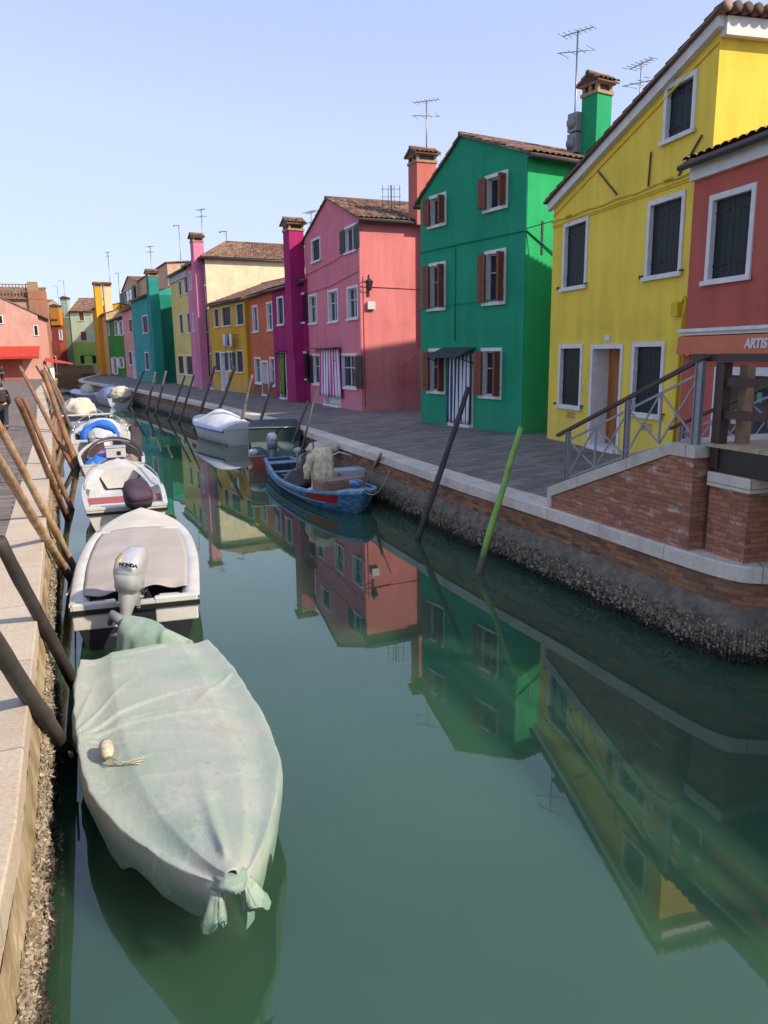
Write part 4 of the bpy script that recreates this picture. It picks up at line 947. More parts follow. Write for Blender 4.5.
# steps up to the deck on the inland side
sm_=MB(); ns=8
for i in range(ns): 
    u0_=.0+ut*1.0*i/ns; sm_.box(u0_,LW+.02,D+.04,D+1.9,.006 if i==0 else (zt+.14)*i/ns+.001,(zt+.14)*(i+1)/ns)
sm_.build('step',mstone,stair)
def railing(y,name='railing'):
    r=MB(); top0=F.px(565,428); post=[]
    pu=[F.px(565,470)[0],F.px(621,430)[0],LW-.10]
    def zc(u): return zl+ch+(zt-zl)*max(0,min(1,u/ut)) 
    def zh(u): return zc(u)+.92
    root=r
    for u in pu: 
        mb=MB(); mb.bar((u-.035,y,zc(u)-.05),(u-.035,y,zh(u)),.012,.06,(0,1,0)); mb.bar((u+.035,y,zc(u)-.05),(u+.035,y,zh(u)),.012,.06,(0,1,0)); mb.box(u-.03,u+.03,y-.02,y+.02,zc(u)-.05,zh(u)-.02)
        mb.build('railing_post',M['galv'],stair)
    for a,c in zip(pu,pu[1:]):
        mid=(a+c)/2; mb=MB()
        lo=lambda u:zc(u)+.10; hi=lambda u:zh(u)-.16
        mb.bar((a,y,lo(a)),(c,y,lo(c)),.02,.035); mb.bar((a,y,hi(a)),(c,y,hi(c)),.02,.035)
        mb.bar((mid,y,lo(mid)),(mid,y,hi(mid)),.04,.018)
        for p,q in ((a,mid),(mid,c)):
            pass
        mb.bar((a,y-.012,lo(a)),(mid,y-.012,hi(mid)),.012,.03); mb.bar((a,y+.012,hi(a)),(mid,y+.012,lo(mid)),.012,.03)
        mb.bar((mid,y-.012,hi(mid)),(c,y-.012,lo(c)),.012,.03); mb.bar((mid,y+.012,lo(mid)),(c,y+.012,hi(c)),.012,.03)
        mb.build('railing_panel',M['galv'],stair)
    mb=MB(); s0=pu[0]-.14; mb.bar((s0,y,zh(s0)+.0),(ut,y,zh(ut)+.02),.075,.05); 
    mb.bar((ut-.01,y,zh(ut)+.015),(LW+.02,y,zh(LW)+.02),.075,.05); 
    mb.build('handrail',M['rail'],stair)
    return zh(LW)+.02
# the near (canal side) railing: the sloping rail ends at eye height
zc_top=zl+ch
def railing2(y):
    pu=[F.px(565,470)[0]-.09,F.px(621,430)[0],LW-.10]
    def zc(u): return zl+ch+(zt-zl)*max(0,min(1,u/ut))
    z0r=F.px(566,428.5)[1]; z1r=F.px(700,356.5)[1]; ua=F.px(566,428.5)[0]; ub=F.px(700,356.5)[0]
    zh=lambda u:z0r+(z1r-z0r)*(u-ua)/(ub-ua)
    for k,u in enumerate(pu): 
        mb=MB(); e=.03 if k<2 else .05
        mb.bar((u-e,y,zc(u)-.05),(u-e,y,zh(u)-.02),.012,.06,(0,1,0)); mb.bar((u+e,y,zc(u)-.05),(u+e,y,zh(u)-.02),.012,.06,(0,1,0)); mb.box(u-e,u+e,y-.012,y+.012,zc(u)-.05,zh(u)-.03)
        mb.build('railing_post',M['galv'],stair)
    for a,c in zip(pu,pu[1:]):
        mid=(a+c)/2; mb=MB(); lo=lambda u:zc(u)+.08+ .0; hi=lambda u:zh(u)-.17
        mb.bar((a,y,lo(a)),(c,y,lo(c)),.02,.03); mb.bar((a,y,hi(a)),(c,y,hi(c)),.02,.03); mb.bar((mid,y,lo(mid)),(mid,y,hi(mid)),.035,.016)
        mb.bar((a,y-.012,lo(a)),(mid,y-.012,hi(mid)),.012,.026); mb.bar((a,y+.012,hi(a)),(mid,y+.012,lo(mid)),.012,.026)
        mb.bar((mid,y-.012,hi(mid)),(c,y-.012,lo(c)),.012,.026); mb.bar((mid,y+.012,lo(mid)),(c,y+.012,hi(c)),.012,.026)
        mb.build('railing_panel',M['galv'],stair)
    s0=ua-.36; mb=MB(); mb.bar((s0,y,zh(s0)),(ub,y,zh(ub)),.07,.045); mb.build('handrail',M['rail'],stair)
    return zh(ub),ub
zrail,ub=railing2(.10); railing2(D+1.95)
# footbridge over the side canal, running on from the top of the stair
bd=V((.30,-.954,0)).normalized(); bn=V((-bd.y,bd.x,0))   # bn: inland
bz=math.atan2(bd.y,bd.x)
o=V((4.02,9.28,0)); 
bridge=empty('wooden_footbridge',(o.x,o.y,Q),bz); tag(bridge,'dark brown wooden footbridge with plank deck on a white capped brick pier','footbridge')
dz=2.80-Q; LB=7.2; BW=2.0
p2=at(752,563); 
mb=MB(); pl=(p2-at(703,551)).xy.length
q=V((p2.x,p2.y,0))-o; ua=q.dot(bd)
mb.box(.0,ua,.03,BW+.5,.006,2.276-Q); mb.build('brick_pier',M['brick'],bridge)
mb=MB(); mb.box(-.0,ua+.06,-.03,BW+.52,2.278-Q,2.455-Q); mb.build('pier_cap',M['coping'],bridge,bevel=.015)
mb=MB(); mb.box(LB-1.2,LB,.03,BW+.5,.006,2.276-Q); mb.build('brick_pier',M['brick'],bridge)
mb=MB(); mb.box(.0,LB,.02,.14,2.458-Q,dz-.045); mb.box(.0,LB,BW-.1,BW+.02,2.458-Q,dz-.045); mb.box(.0,.14,.14,BW-.1,2.458-Q,dz-.045)
mb.build('beam',M['black'],bridge)
mb=MB(); k=0; x=-.05
plank=simple('deck_planks',(.40,.30,.19),.8,.25,4,stretch=(6,1,1))
while x<LB: mb.box(x,x+.135,-.03,BW+.06,dz-.043,dz); x+=.145
mb.build('deck',plank,bridge)
zr_=zrail+0; 
dk=M['brownd']
for y in (.06,BW-.02):
    for x in (.06,2.3,4.6,6.9):
        mb=MB(); mb.box(x-.07,x+.07,y-.06,y+.06,dz-.30,zr_-.07); mb.build('bridge_post',dk,bridge)
    for zz in (dz+.36,dz+.74):
        mb=MB(); mb.box(.131,LB,y-.03,y+.03,zz-.05,zz+.05); mb.build('bridge_rail',dk,bridge)
    mb=MB(); mb.box(-.42,LB,y-.075,y+.075,zr_-.06,zr_+.03); mb.build('top_rail',dk,bridge)
mb=MB(); mb.box(.14,.26,.22,.34,dz-.043,zr_-.10); mb.build('inner_post',M['crate'],bridge)
# far landing of the footbridge
e=o+bd*(LB-1.3); mb=MB(); 
pts=[e+bn*-.4,e+bn*14,e+bn*14+bd*30,e+bd*30-bn*.4]
mb.face([(p.x,p.y,Q) for p in pts][::-1]); 
lw=empty('quay_wall',(e.x,e.y,0)); tag(lw,'brick quay wall on the far landing of the wooden footbridge','quay wall')
tag(mb.build('pavement',M['pave']),kind='structure')
mb=MB(); 
for a,c in zip(pts,pts[1:]+pts[:1]): mb.face([(a.x-e.x,a.y-e.y,-.4),(c.x-e.x,c.y-e.y,-.4),(c.x-e.x,c.y-e.y,Q-.003),(a.x-e.x,a.y-e.y,Q-.003)])
mb.build('brick_course',M['brickq'],lw)
# ------------------------------------------------------------------ mooring poles
def polemat(name,c,c2,low=(.02,.016,.012),zsplit=.0,st=(3,3,2)):
    m,nt,b=new(name); co=coords(nt,st); n=noi(nt,co,1.5,7,.7)
    r=ramp(nt,[(.35,c),(.6,c2)],n)
    g=nt.nodes.new('ShaderNodeNewGeometry'); sep=nt.nodes.new('ShaderNodeSeparateXYZ'); nt.links.new(g.outputs['Position'],sep.inputs[0])
    ad=N(nt,'ShaderNodeMath',operation='MULTIPLY_ADD'); nt.links.new(noi(nt,coords(nt),3,4),ad.inputs[0]); ad.inputs[1].default_value=.5; nt.links.new(sep.outputs[2],ad.inputs[2])
    k=ramp(nt,[(0,(0,0,0)),(1,(1,1,1))],ad.outputs[0]); k.color_ramp.elements[0].position=min(.9,.45+zsplit); k.color_ramp.elements[1].position=min(1,.70+zsplit)
    nt.links.new(mixc(nt,k.outputs[0],low,r.outputs[0]),b.inputs['Base Color']); b.inputs['Roughness'].default_value=.75
    bump(nt,b,n,.7,.015); return m
PM={'dark':polemat('dark_pole_wood',(.022,.018,.017),(.05,.04,.036)),'rust':polemat('peeling_orange_pole',(.30,.115,.03),(.42,.34,.23)),
    'brown':polemat('red_brown_pole',(.13,.05,.022),(.25,.12,.06)),'tan':polemat('tan_pole_wood',(.28,.17,.10),(.40,.27,.17)),'greyw':polemat('grey_pole_wood',(.07,.055,.05),(.14,.11,.095)),
    'green':polemat('lime_green_pole',(.12,.27,.04),(.22,.40,.08),low=(.10,.08,.055),zsplit=.25)}
LE=[(6,930),(27,712),(39,605),(49.5,472),(53,433),(47,401),(42,391),(40,380)]
RE_=[(688.5,552),(620,530),(545,506),(463,482),(400,461),(340,441.5),(295,427),(240,411.5),(180,398.5),(130,388.5),(90,382.6)]
def interp(tab,v):
    for a,c in zip(tab,tab[1:]):
        lo,hi=min(a[0],c[0]),max(a[0],c[0])
        if lo<=v<=hi: return a[1]+(c[1]-a[1])*(v-a[0])/(c[0]-a[0])
    return None
GL='mooring poles leaning over the left quay'
GR='mooring poles along the right quay wall'
def pole(bx,by,tx,ty,ztop,r,mt,label,group,bend=.0,rt=None):
    # the foot stands in the water, the shaft rests over the edge of the quay
    b=at(bx,by,WZ); dp=(b-CAM).dot(fw); t=CAM+ray(tx,ty)*(dp/FP)
    for k in range(1,100):
        x=bx+(tx-bx)*k/100; y=by+(ty-by)*k/100
        if group==GL: e=interp([(p[1],p[0]) for p in LE],y); hit=e is not None and x<e
        else: e=interp(RE_,x); hit=e is not None and y<e
        if hit:
            q=at(x,y,Q+.02+r); dq=q-b
            if group==GR and mt=='greyw':
                dpt=(q-CAM).dot(fw)*.985; t=CAM+ray(tx,ty)*(dpt/FP); mid=CAM+ray(x,y)*(dpt/FP); b=t+(mid-t)*((t.z-WZ)/(t.z-mid.z)); break
            # where the line b->q reaches the row ty on screen
            for m_ in range(1,4000):
                pt=b+dq*(1+m_*.01); v_=pt-CAM; 
                if v_.dot(fw)<1.5: break
                yy=512-FP*v_.dot(cu)/v_.dot(fw)
                if yy<=ty: break
            if k>3: t=pt
            break
    d=t-b; b2=b-d*(.5/max(d.z,.3)); L=d.length
    root_loc=b2; mb=MB(); n=22; pts=[];rs=[]
    sd=d.cross(V((0,0,1))).normalized()
    for i in range(n+1):
        v=i/n; p=b2.lerp(t,v)+sd*bend*math.sin(v*PI)+V((noise.noise(V((v*3,bx,1))),noise.noise(V((v*3,by,2))),0))*(.018 if mt=='dark' else .025); pts.append(p-root_loc); rs.append(r*(1.08-.22*v)*(1+.12*noise.noise(V((v*9,bx,by)))) if rt is None else r+(rt-r)*v)
    mb.tube(pts,rs,12)
    o=mb.build('mooring_pole',PM[mt]); o.location=root_loc; tag(o,label,'mooring pole',group); return o
pole(76,687,0,541,2.0,.064,'dark','thick dark pole with its foot by the far corner of the green covered boat',GL).location
pole(70,757,-40,592,2.1,.068,'dark','thick dark pole nearest the camera, its foot beside the middle of the green covered boat',GL)
pole(72,581,-12,445,3.2,.062,'rust','nearer of the two peeling orange poles, its foot beside the taupe covered boat',GL)
pole(75,568,-12,405,3.7,.06,'rust','peeling orange pole just beyond the nearer orange one',GL)
pole(68,520,17,399,3.4,.062,'brown','red brown pole with its top beside the walking person, lower of the close pair',GL)
pole(72,510,23,398,3.4,.060,'brown','red brown pole touching another of its kind, upper of the close pair',GL)
pole(74,470,20,367,3.9,.075,'brown','long thin brown pole reaching furthest left above the cluttered boat',GL)
pole(77,468,43,370,3.9,.10,'brown','thickest brown pole rising above the cluttered boat',GL)
pole(71,428,47,372,3.7,.09,'greyw','grey brown pole beside the white boat with blue cover',GL)
pole(66,432,42,383,3.0,.09,'tan','pale tan pole between thicker brown poles',GL)
pole(72,420,53,381,3.0,.10,'brown','short brown pole beside the domed beige cover',GL)
pole(58,402,36,366,4.0,.09,'dark','thin dark pole far along the left quay, left of the others there',GL)
pole(62,400,44,365,4.0,.10,'tan','thin tan pole far along the left quay',GL)
pole(60,398,48,368,3.6,.09,'dark','thin dark pole far along the left quay, right of the tan one',GL)
pole(417.5,541,468,388,3.0,.062,'dark','tall black pole leaning right in front of the emerald green house',GR)
pole(478,572,521,428,2.35,.058,'green','lime green painted mooring pole with bare wood foot',GR)
for bx,by,tx,ty,z,r,mt,lb in ((195,428,215,366,3.1,.085,'greyw','dark pole rising behind the white covered boat, in front of the tall pink house'),(215,421,235,366,3.0,.085,'greyw','dark pole rising behind the white covered boat, in front of the mustard house'),
  (240,424,252,375,2.8,.07,'greyw','brown pole before the boundary of mustard and orange red houses'),(258,428,272,382,2.7,.07,'greyw','brown pole before the orange red house'),
  (293,440,308,401,2.2,.05,'greyw','thin pole behind the dark canopy boat'),(299,457,317,389,2.9,.035,'greyw','thin crooked pole between the dark canopy boat and the blue boat'),(366,486,381,454,1.5,.045,'tan','short pale stake against the crusted wall behind the blue boat'),
  (131,402,144,370,3.4,.09,'greyw','thin pole before the rose house, furthest of the row'),(147,409,155,372,3.3,.09,'greyw','thin pole before the teal house, left one'),(156,412,166,371,3.2,.08,'greyw','thin pole before the teal house, right one'),
  (170,416,185,376,3.0,.07,'greyw','thin pole before the pale yellow house, left one'),(180,420,194,375,3.0,.07,'greyw','thin pole before the pale yellow house, right one')):
    pole(bx,by,tx,ty,z,r,mt,lb,GR,bend=.03)
# ------------------------------------------------------------------ boats
def hbf(tab):
    def f(s):
        for (a,va),(c,vc) in zip(tab,tab[1:]):
            if s<=c:
                t=(s-a)/(c-a) if c>a else 0
                return va+(vc-va)*t
        return tab[-1][1]
    return f
STD=[(0,.82),(.1,.87),(.2,.92),(.3,.97),(.4,1.0),(.5,.99),(.6,.94),(.7,.84),(.8,.67),(.88,.47),(.94,.28),(.98,.12),(1,.015)]
def catm(tab):   # smooth the table
    def f(s):
        n=len(tab)
        for i in range(n-1):
            a,c=tab[i],tab[i+1]
            if s<=c[0] or i==n-2:
                p=tab[max(i-1,0)]; q=tab[min(i+2,n-1)]; h=c[0]-a[0]; t=(s-a[0])/h
                m0=(c[1]-p[1])/(c[0]-p[0])*h if c[0]!=p[0] else 0; m1=(q[1]-a[1])/(q[0]-a[0])*h
                return max(.0,(2*t**3-3*t*t+1)*a[1]+(t**3-2*t*t+t)*m0+(-2*t**3+3*t*t)*c[1]+(t**3-t*t)*m1)
    return f
class Boat:
    def __init__(s,name,stern,bow,B,zs,zm,zb,label,hullmat,tab=STD,rake=.35,draft=.22,inner=True,group='moored boats',floor=.12,interiormat=None,deckmat=None,foredeck=.0,gun=None):
        st=V((stern[0],stern[1],0)); bo=V((bow[0],bow[1],0)); d=bo-st; s.L=d.length; s.rz=math.atan2(d.y,d.x); s.B=B; s.f=catm(tab)
        s.root=empty(name,(st.x*KW,st.y*KW,WZ),s.rz); s.root.scale=(KW,KW,KW); tag(s.root,label,'boat',group); s.zs,s.zm,s.zb=zs,zm,zb; s.rake=rake; s.draft=draft
        L=s.L; n=44; mb=MB(); rows=[]
        for i in range(n+1):
            v=i/n; hb=s.hb(v); zg=s.zg(v); row=[]
            fl=[(1,zg),(.96,zg*.75),(.90,zg*.45),(.82,.08),(.70,-.04),(.40,-draft*.7),(0,-draft)]
            side=[(hb*k,z) for k,z in fl]
            pts=side+[(-y,z) for y,z in side[:-1][::-1]]
            for y,z in pts: row.append((v*L-s.rk(v,z,zg),y,z))
            rows.append(row)
        mb.grid(rows,flip=False); mb.face(rows[0][::-1]); mb.face(rows[-1]); s.hull=mb.build('hull',hullmat,s.root)
        if inner:
            mb=MB(); rows=[]; t=.06
            for i in range(n+1):
                v=i/n*(.97)+.012; hb=max(s.hb(v)-t,.012); zg=s.zg(v)-.0; hb2=max(hb*.86,.01); fz=floor+(zg-floor)*max(0,(v-.8)/.2)**2*.6
                row=[(v*L-s.rk(v,z,zg),y,z) for y,z in ((hb,zg),(hb2,fz+.05),(hb2*.9,fz),(0,fz),(-hb2*.9,fz),(-hb2,fz+.05),(-hb,zg))]
                rows.append(row)
            mb.grid(rows,flip=True); q=rows[0]; mb.face([q[0],q[2],q[4],q[6]]); mb.build('interior',interiormat or hullmat,s.root)
        # gunwale band
        mb=MB(); rows=[];gw=.035
        for i in range(n+1):
            v=i/n; hb=s.hb(v); zg=s.zg(v); 
            rows.append((v*L,hb,zg))
        for sg in (1,-1):
            P=[]
            for i,(x,y,z) in enumerate(rows):
                w=.085; yi=max(y-w,0.0); yo=y+.02
                P.append([(x,sg*yo,z-.05),(x,sg*yo,z+.018),(x-(0.02 if i==n else 0),sg*yi,z+.022),(x,sg*yi,z-.03)])
            mb.grid(P,flip=(sg>0),sm=False)
        w=.085; hb=s.hb(0); zg=s.zg(0)
        mb.box(-.015,w,-hb,hb,zg-.03,zg+.019)
        s.gun=mb.build('gunwale',gun or hullmat,s.root)
        if foredeck:
            mb=MB(); P=[]
            for i in range(15):
                v=(1-foredeck)+foredeck*i/14*.995; hb=max(s.hb(v)-.05,.005); zg=s.zg(v)+.012
                P.append([(v*L,hb*k,zg+.05*(1-k*k)) for k in (-1,-.7,-.35,0,.35,.7,1)])
            mb.grid(P,flip=True); a=P[0]; mb.face(a+[(a[-1][0],a[-1][1]*.55,floor+.12),(a[0][0],a[0][1]*.55,floor+.12)]); mb.build('foredeck',deckmat or hullmat,s.root)
    def hb(s,v): return s.B/2*s.f(v)
    def zg(s,v):
        return s.zs+(s.zm-s.zs)*math.sin(min(v/.5,1)*PI/2) if v<.5 else s.zm+(s.zb-s.zm)*((v-.5)/.5)**2
    def rk(s,v,z,zg): return s.rake*(zg-z)/max(zg,.1)*max(0,(v-.6)/.4)**1.5
    def bench(s,v,w,z,mat,name='bench'):
        hb=s.hb(v)-.08; mb=MB(); mb.box(v*s.L-w/2,v*s.L+w/2,-hb,hb,z-.035,z); return mb.build(name,mat,s.root,bevel=.01)
def superloft(mb,secs,seg=20,e=2.6):
    """secs: (cx,cy,z,ax,ay,tiltx) superellipse sections"""
    P=[]
    for cx,cy,z,ax,ay,tl in secs:
        row=[]
        for k in range(seg+1):
            t=2*PI*(k%seg)/seg; c,s_=math.cos(t),math.sin(t)
            x=math.copysign(abs(c)**(2/e),c)*ax; y=math.copysign(abs(s_)**(2/e),s_)*ay
            row.append((cx+x,cy+y,z+x*tl))
        P.append(row)
    mb.grid(P,flip=True); mb.face([p for p in P[0][:-1]][::-1],sm=True) ; mb.face(P[-1][:-1],sm=True)
def outboard(par,x,y,z,s=1.0,cowl=None,cover=None,tilt=0,tiller=False,yaw=0,roll=0):
    """motor clamped to the transom at (x,y,z); aft is -x"""
    root=empty('outboard_motor',(0,0,0)); root.parent=par; root.location=(x,y,z); root.rotation_euler=(roll,tilt,yaw)
    mb=MB(); 
    superloft(mb,[(-.20*s,0,.02*s,.13*s,.10*s,0),(-.22*s,0,.10*s,.20*s,.135*s,0),(-.225*s,0,.115*s,.225*s,.155*s,0),(-.23*s,0,.30*s,.265*s,.175*s,.06),(-.235*s,0,.315*s,.255*s,.168*s,.06),(-.235*s,0,.33*s,.268*s,.176*s,.06),(-.22*s,0,.47*s,.262*s,.172*s,.16),(-.19*s,0,.585*s,.21*s,.145*s,.26),(-.17*s,0,.63*s,.15*s,.105*s,.3),(-.16*s,0,.65*s,.06*s,.05*s,.2)],28,3.1)
    c=mb.build('cowling' if not cover else 'motor_cover',cover or cowl,root)
    mb=MB(); superloft(mb,[(-.22*s,0,-.75*s,.07*s,.03*s,0),(-.22*s,0,-.4*s,.08*s,.035*s,0),(-.21*s,0,-.16*s,.12*s,.08*s,0),(-.21*s,0,-.06*s,.15*s,.11*s,0),(-.20*s,0,.06*s,.17*s,.125*s,0)],14,2.2); mb.box(-.42*s,-.10*s,-.10*s,.10*s,-.50*s,-.485*s)
    mb.build('motor_leg',M['grey'] if cover else cowl,root)
    mb=MB(); mb.box(-.10*s,.02*s,-.10*s,.10*s,-.12*s,.05*s); mb.box(.02*s,.07*s,-.09*s,-.05*s,-.16*s,.06*s); mb.box(.02*s,.07*s,.05*s,.09*s,-.16*s,.06*s); mb.tube([(-.02*s,-.14*s,0),(-.02*s,.14*s,0)],.025*s,8); mb.build('clamp_bracket',M['grey'],root)
    if tiller:
        mb=MB(); mb.tube([(0,0,.16*s),(.25*s,0,.24*s),(.55*s,0,.30*s)],[.03*s,.02*s,.024*s],8); mb.build('tiller_handle',M['black'],root)
    return root,c
GB='boats moored along the left quay'; GBR='boats moored along the right quay'
# ---- boat 1: under the pale green cover
fab,nt,b=new('pale_green_cover'); co=coords(nt)
n=noi(nt,co,1.4,6,.6); r=ramp(nt,[(.30,(.23,.30,.245)),(.48,(.29,.335,.28)),(.62,(.335,.345,.30)),(.76,(.32,.30,.235))],n)
n2=noi(nt,coords(nt,(1,4,1)),5,6,.7); cc=mixc(nt,.5,r.outputs[0],ramp(nt,[(.3,(.80,.82,.80)),(.7,(1.12,1.12,1.1))],n2).outputs[0],'MULTIPLY')
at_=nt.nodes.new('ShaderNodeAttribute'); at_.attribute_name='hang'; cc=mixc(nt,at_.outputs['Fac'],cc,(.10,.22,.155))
sp=ramp(nt,[(.62,(0,0,0)),(.70,(.7,.7,.7))],noi(nt,co,17,6,.65)); cc=mixc(nt,sp.outputs[0],cc,(.17,.16,.11))
st_=ramp(nt,[(.58,(0,0,0)),(.60,(.35,.35,.35)),(.66,(0,0,0))],noi(nt,co,2.4,5,.6)); cc=mixc(nt,st_.outputs[0],cc,(.42,.42,.38))
nt.links.new(cc,b.inputs['Base Color']); b.inputs['Roughness'].default_value=.62; b.inputs['Sheen Weight'].default_value=.15
bump(nt,b,noi(nt,coords(nt,(1,2.2,1)),7,7,.65),.28,.03); M['cover1']=fab
T1=[(0,.86),(.17,.97),(.43,1.0),(.63,.92),(.76,.72),(.87,.47),(.93,.30),(.975,.15),(1,.03)]
b1=Boat('covered_motorboat',(-2.82,8.42),(-.99,4.22),1.58,.50,.48,.62,'nearest boat, wrapped in a pale green cover tied down at its bow',M['hull'],tab=T1,rake=.85,group=GB,inner=False,gun=M['hullgrey'])
def ridge(p,a,c,wd,am,fade=1.0,curve=0):
    ab=(c[0]-a[0],c[1]-a[1]); L2=ab[0]**2+ab[1]**2; t=((p[0]-a[0])*ab[0]+(p[1]-a[1])*ab[1])/L2
    if t<-.05 or t>1: return 0
    L_=math.sqrt(L2); dn=((p[0]-a[0])*(-ab[1])+(p[1]-a[1])*ab[0])/L_ - curve*math.sin(PI*max(0,min(1,t)))
    w_=wd*(.6+t*.9)
    return 1.7*am*math.exp(-(dn/w_)**2)*(1-max(0,t)**fade)*min(1,(t+.05)*12)
FO=[]
tie=(1.95,-.90)
for (c,wd,am,cv) in (((1.30,.55),.022,.034,.10),((2.05,.75),.020,.038,.10),((2.5,.45),.020,.026,.06),((2.9,.2),.022,.020,.04),((.7,-.1),.022,.022,.05),((1.75,.2),.016,.024,.05),((.45,-.55),.02,.016,.0)):
    FO.append((tie,c,wd,am,.9,cv))
for (a,c,wd,am,cv) in (((2.55,-.62),(2.75,.35),.03,.012,.03),((2.9,-.55),(3.15,.25),.03,.012,.02),((.25,-.6),(.75,.55),.035,.014,.06),((1.1,.75),(1.9,.15),.03,.014,.0),((4.4,0),(2.9,.1),.05,.025,.02),((.1,.2),(.15,-.7),.04,.018,.0)):
    FO.append((a,c,wd,am,1.2,cv))
nu,nv=190,120; P=[];HG=[]
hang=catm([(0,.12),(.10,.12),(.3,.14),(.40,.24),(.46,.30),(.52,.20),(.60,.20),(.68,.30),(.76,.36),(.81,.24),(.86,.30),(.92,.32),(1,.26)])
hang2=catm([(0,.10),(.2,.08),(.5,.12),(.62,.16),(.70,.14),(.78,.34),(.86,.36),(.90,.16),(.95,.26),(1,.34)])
for i in range(nu+1):
    v=i/nu; x=v*b1.L; hb=b1.hb(v)+.04; zg=b1.zg(v)+.075; row=[];hr=[]
    for j in range(nv+1):
        t=-1.28+2.56*j/nv; s_=1 if t>0 else -1; a=abs(t)
        if a<=1:
            # rim, gentle sag behind it, ridge pole
            sag=-.05*math.sin(PI*min(1,max(0,(1-a)/.5)))**1 * (1-.3*v); crown=.05*(1-a*a)*(.5+.8*v)
            y=s_*hb*(a**.92); z=zg+sag+crown
            if a>.86: z-=.012*((a-.86)/.14)**2
            if i<10: z-=.0
            z+=sum(ridge((x,y),*q) for q in FO)+.012*noise.noise(V((x*1.2,y*1.5,3)))+.005*noise.noise(V((x*5,y*4,7)))
            h=0
        else:
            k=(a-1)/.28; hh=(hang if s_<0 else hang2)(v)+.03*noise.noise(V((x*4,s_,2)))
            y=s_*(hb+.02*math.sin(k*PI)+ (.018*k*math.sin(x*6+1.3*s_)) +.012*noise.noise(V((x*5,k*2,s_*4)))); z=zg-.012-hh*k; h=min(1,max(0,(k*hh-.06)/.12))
            if abs(x-tie[0])<.25 and s_<0: y+=.05*k*math.cos((x-tie[0])/.25*PI/2)
        row.append((x+(.02*noise.noise(V((x*3,t*3,5))) if a>1 else 0)+(.06*max(0,a-1)/.28*(1 if v>.98 else 0)),y,z)); hr.append(h)
    P.append(row);HG.append(hr)
# stern flap
mb=MB(); mb.grid([[(p[0]-.03-.02*math.sin(p[1]*14),p[1],p[2]-.22-.05*math.sin(p[1]*9)) for p in P[0]],[(p[0]-.02,p[1],p[2]-.06) for p in P[0]]]+P,flip=True); HG=[[.8]*(nv+1),[.3]*(nv+1)]+HG
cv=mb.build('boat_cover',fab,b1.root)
def setattr_hang(o,vals):
    a=o.data.attributes.new('hang','FLOAT','POINT')
    for i,v_ in enumerate(vals): a.data[i].value=v_
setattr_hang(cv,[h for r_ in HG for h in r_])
sdm=cv.modifiers.new('thickness','SOLIDIFY'); sdm.thickness=.006; sdm.offset=-1
# gathered bow tails
def tail(x,y,z,dx,dy,h,w,ph):
    mb=MB(); P=[];hv=[]
    for i in range(17):
        v=i/16; row=[]
        for j in range(15):
            u=j/14*2*PI; ww=w*(.55+.75*v)*(1+.28*math.sin(3*u+ph)+.12*math.sin(5*u+v*3)); row.append((x+dx*v+ww*math.cos(u)*.7+.015*noise.noise(V((u,v*4,ph))),y+dy*v+ww*math.sin(u),z-h*v+(.05*math.sin(2*u+ph) if v>.9 else 0))); hv.append(.25+.55*v)
        P.append(row)
    mb.grid(P,flip=False); o=mb.build('cover_tail',fab,cv); setattr_hang(o,hv); q=o.modifiers.new('thickness','SOLIDIFY'); q.thickness=.005
xb=b1.L
tail(xb-.03,-.09,.64,.05,-.03,.21,.055,.5); tail(xb-.05,.08,.64,.05,.06,.18,.07,2.1)
mb=MB(); mb.ball((xb-.06,0,.668),(.14,.10,.055),24,14,jit=.25); kn=mb.build('cover_knot',fab,cv); setattr_hang(kn,[.6]*len(kn.data.vertices))
# tilted outboard under its own green cloth
om=empty('outboard_motor',(0,0,0)); om.parent=b1.root; IM=b1.root.matrix_basis.inverted()
ra=IM@at(130,616,.905); rb=IM@at(176,633,.79); rc_=IM@at(190,641,.62)
mb=MB(); P=[];hv=[]
ax=V((rb.x-ra.x,rb.y-ra.y,0)).normalized(); sdv=V((-ax.y,ax.x,0))
for i in range(34):
    u=i/33; c=ra.lerp(rb,u) if u<.8 else ra.lerp(rb,.8).lerp(rc_,(u-.8)/.2); c=c-ax*.05*(1-u); row=[]
    bw=.10+.15*math.sin(PI*min(1,u*1.25+.12))**.7; ht=(.50-.12*u)*(1 if 0<i<33 else .9)
    for k in range(31):
        t=-1+2*k/30; a=abs(t); s_=1 if t>0 else -1
        if a<.45: y=s_*bw*(a/.45); z=-.10*(a/.45)**2.2
        else: q=(a-.45)/.55; y=s_*(bw+.13*q+.03*q*math.sin(u*17+s_)+.02*math.sin(u*31)*q); z=-.10-ht*q
        z+=.022*noise.noise(V((u*4,t*3,2)))+.012*math.sin(u*14+t*4)*a
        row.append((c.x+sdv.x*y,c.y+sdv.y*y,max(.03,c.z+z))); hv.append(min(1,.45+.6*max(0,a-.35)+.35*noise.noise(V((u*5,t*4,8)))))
    P.append(row)
mb.grid(P,flip=True)
n_=len(P[0]); e0=[(p[0]-ax.x*.06,p[1]-ax.y*.06,max(.02,p[2]-.30)) for p in P[0]]; mb.grid([e0,P[0]],flip=True); hv+=[.9]*n_+[.5]*n_
e1=[(p[0]+ax.x*.05,p[1]+ax.y*.05,max(.02,p[2]-.22)) for p in P[-1]]; mb.grid([P[-1],e1],flip=True); hv+=[.5]*n_+[.9]*n_
cvr=mb.build('motor_cover',fab,om); setattr_hang(cvr,[max(0,min(1,h)) for h in hv]); q=cvr.modifiers.new('thickness','SOLIDIFY'); q.thickness=.006
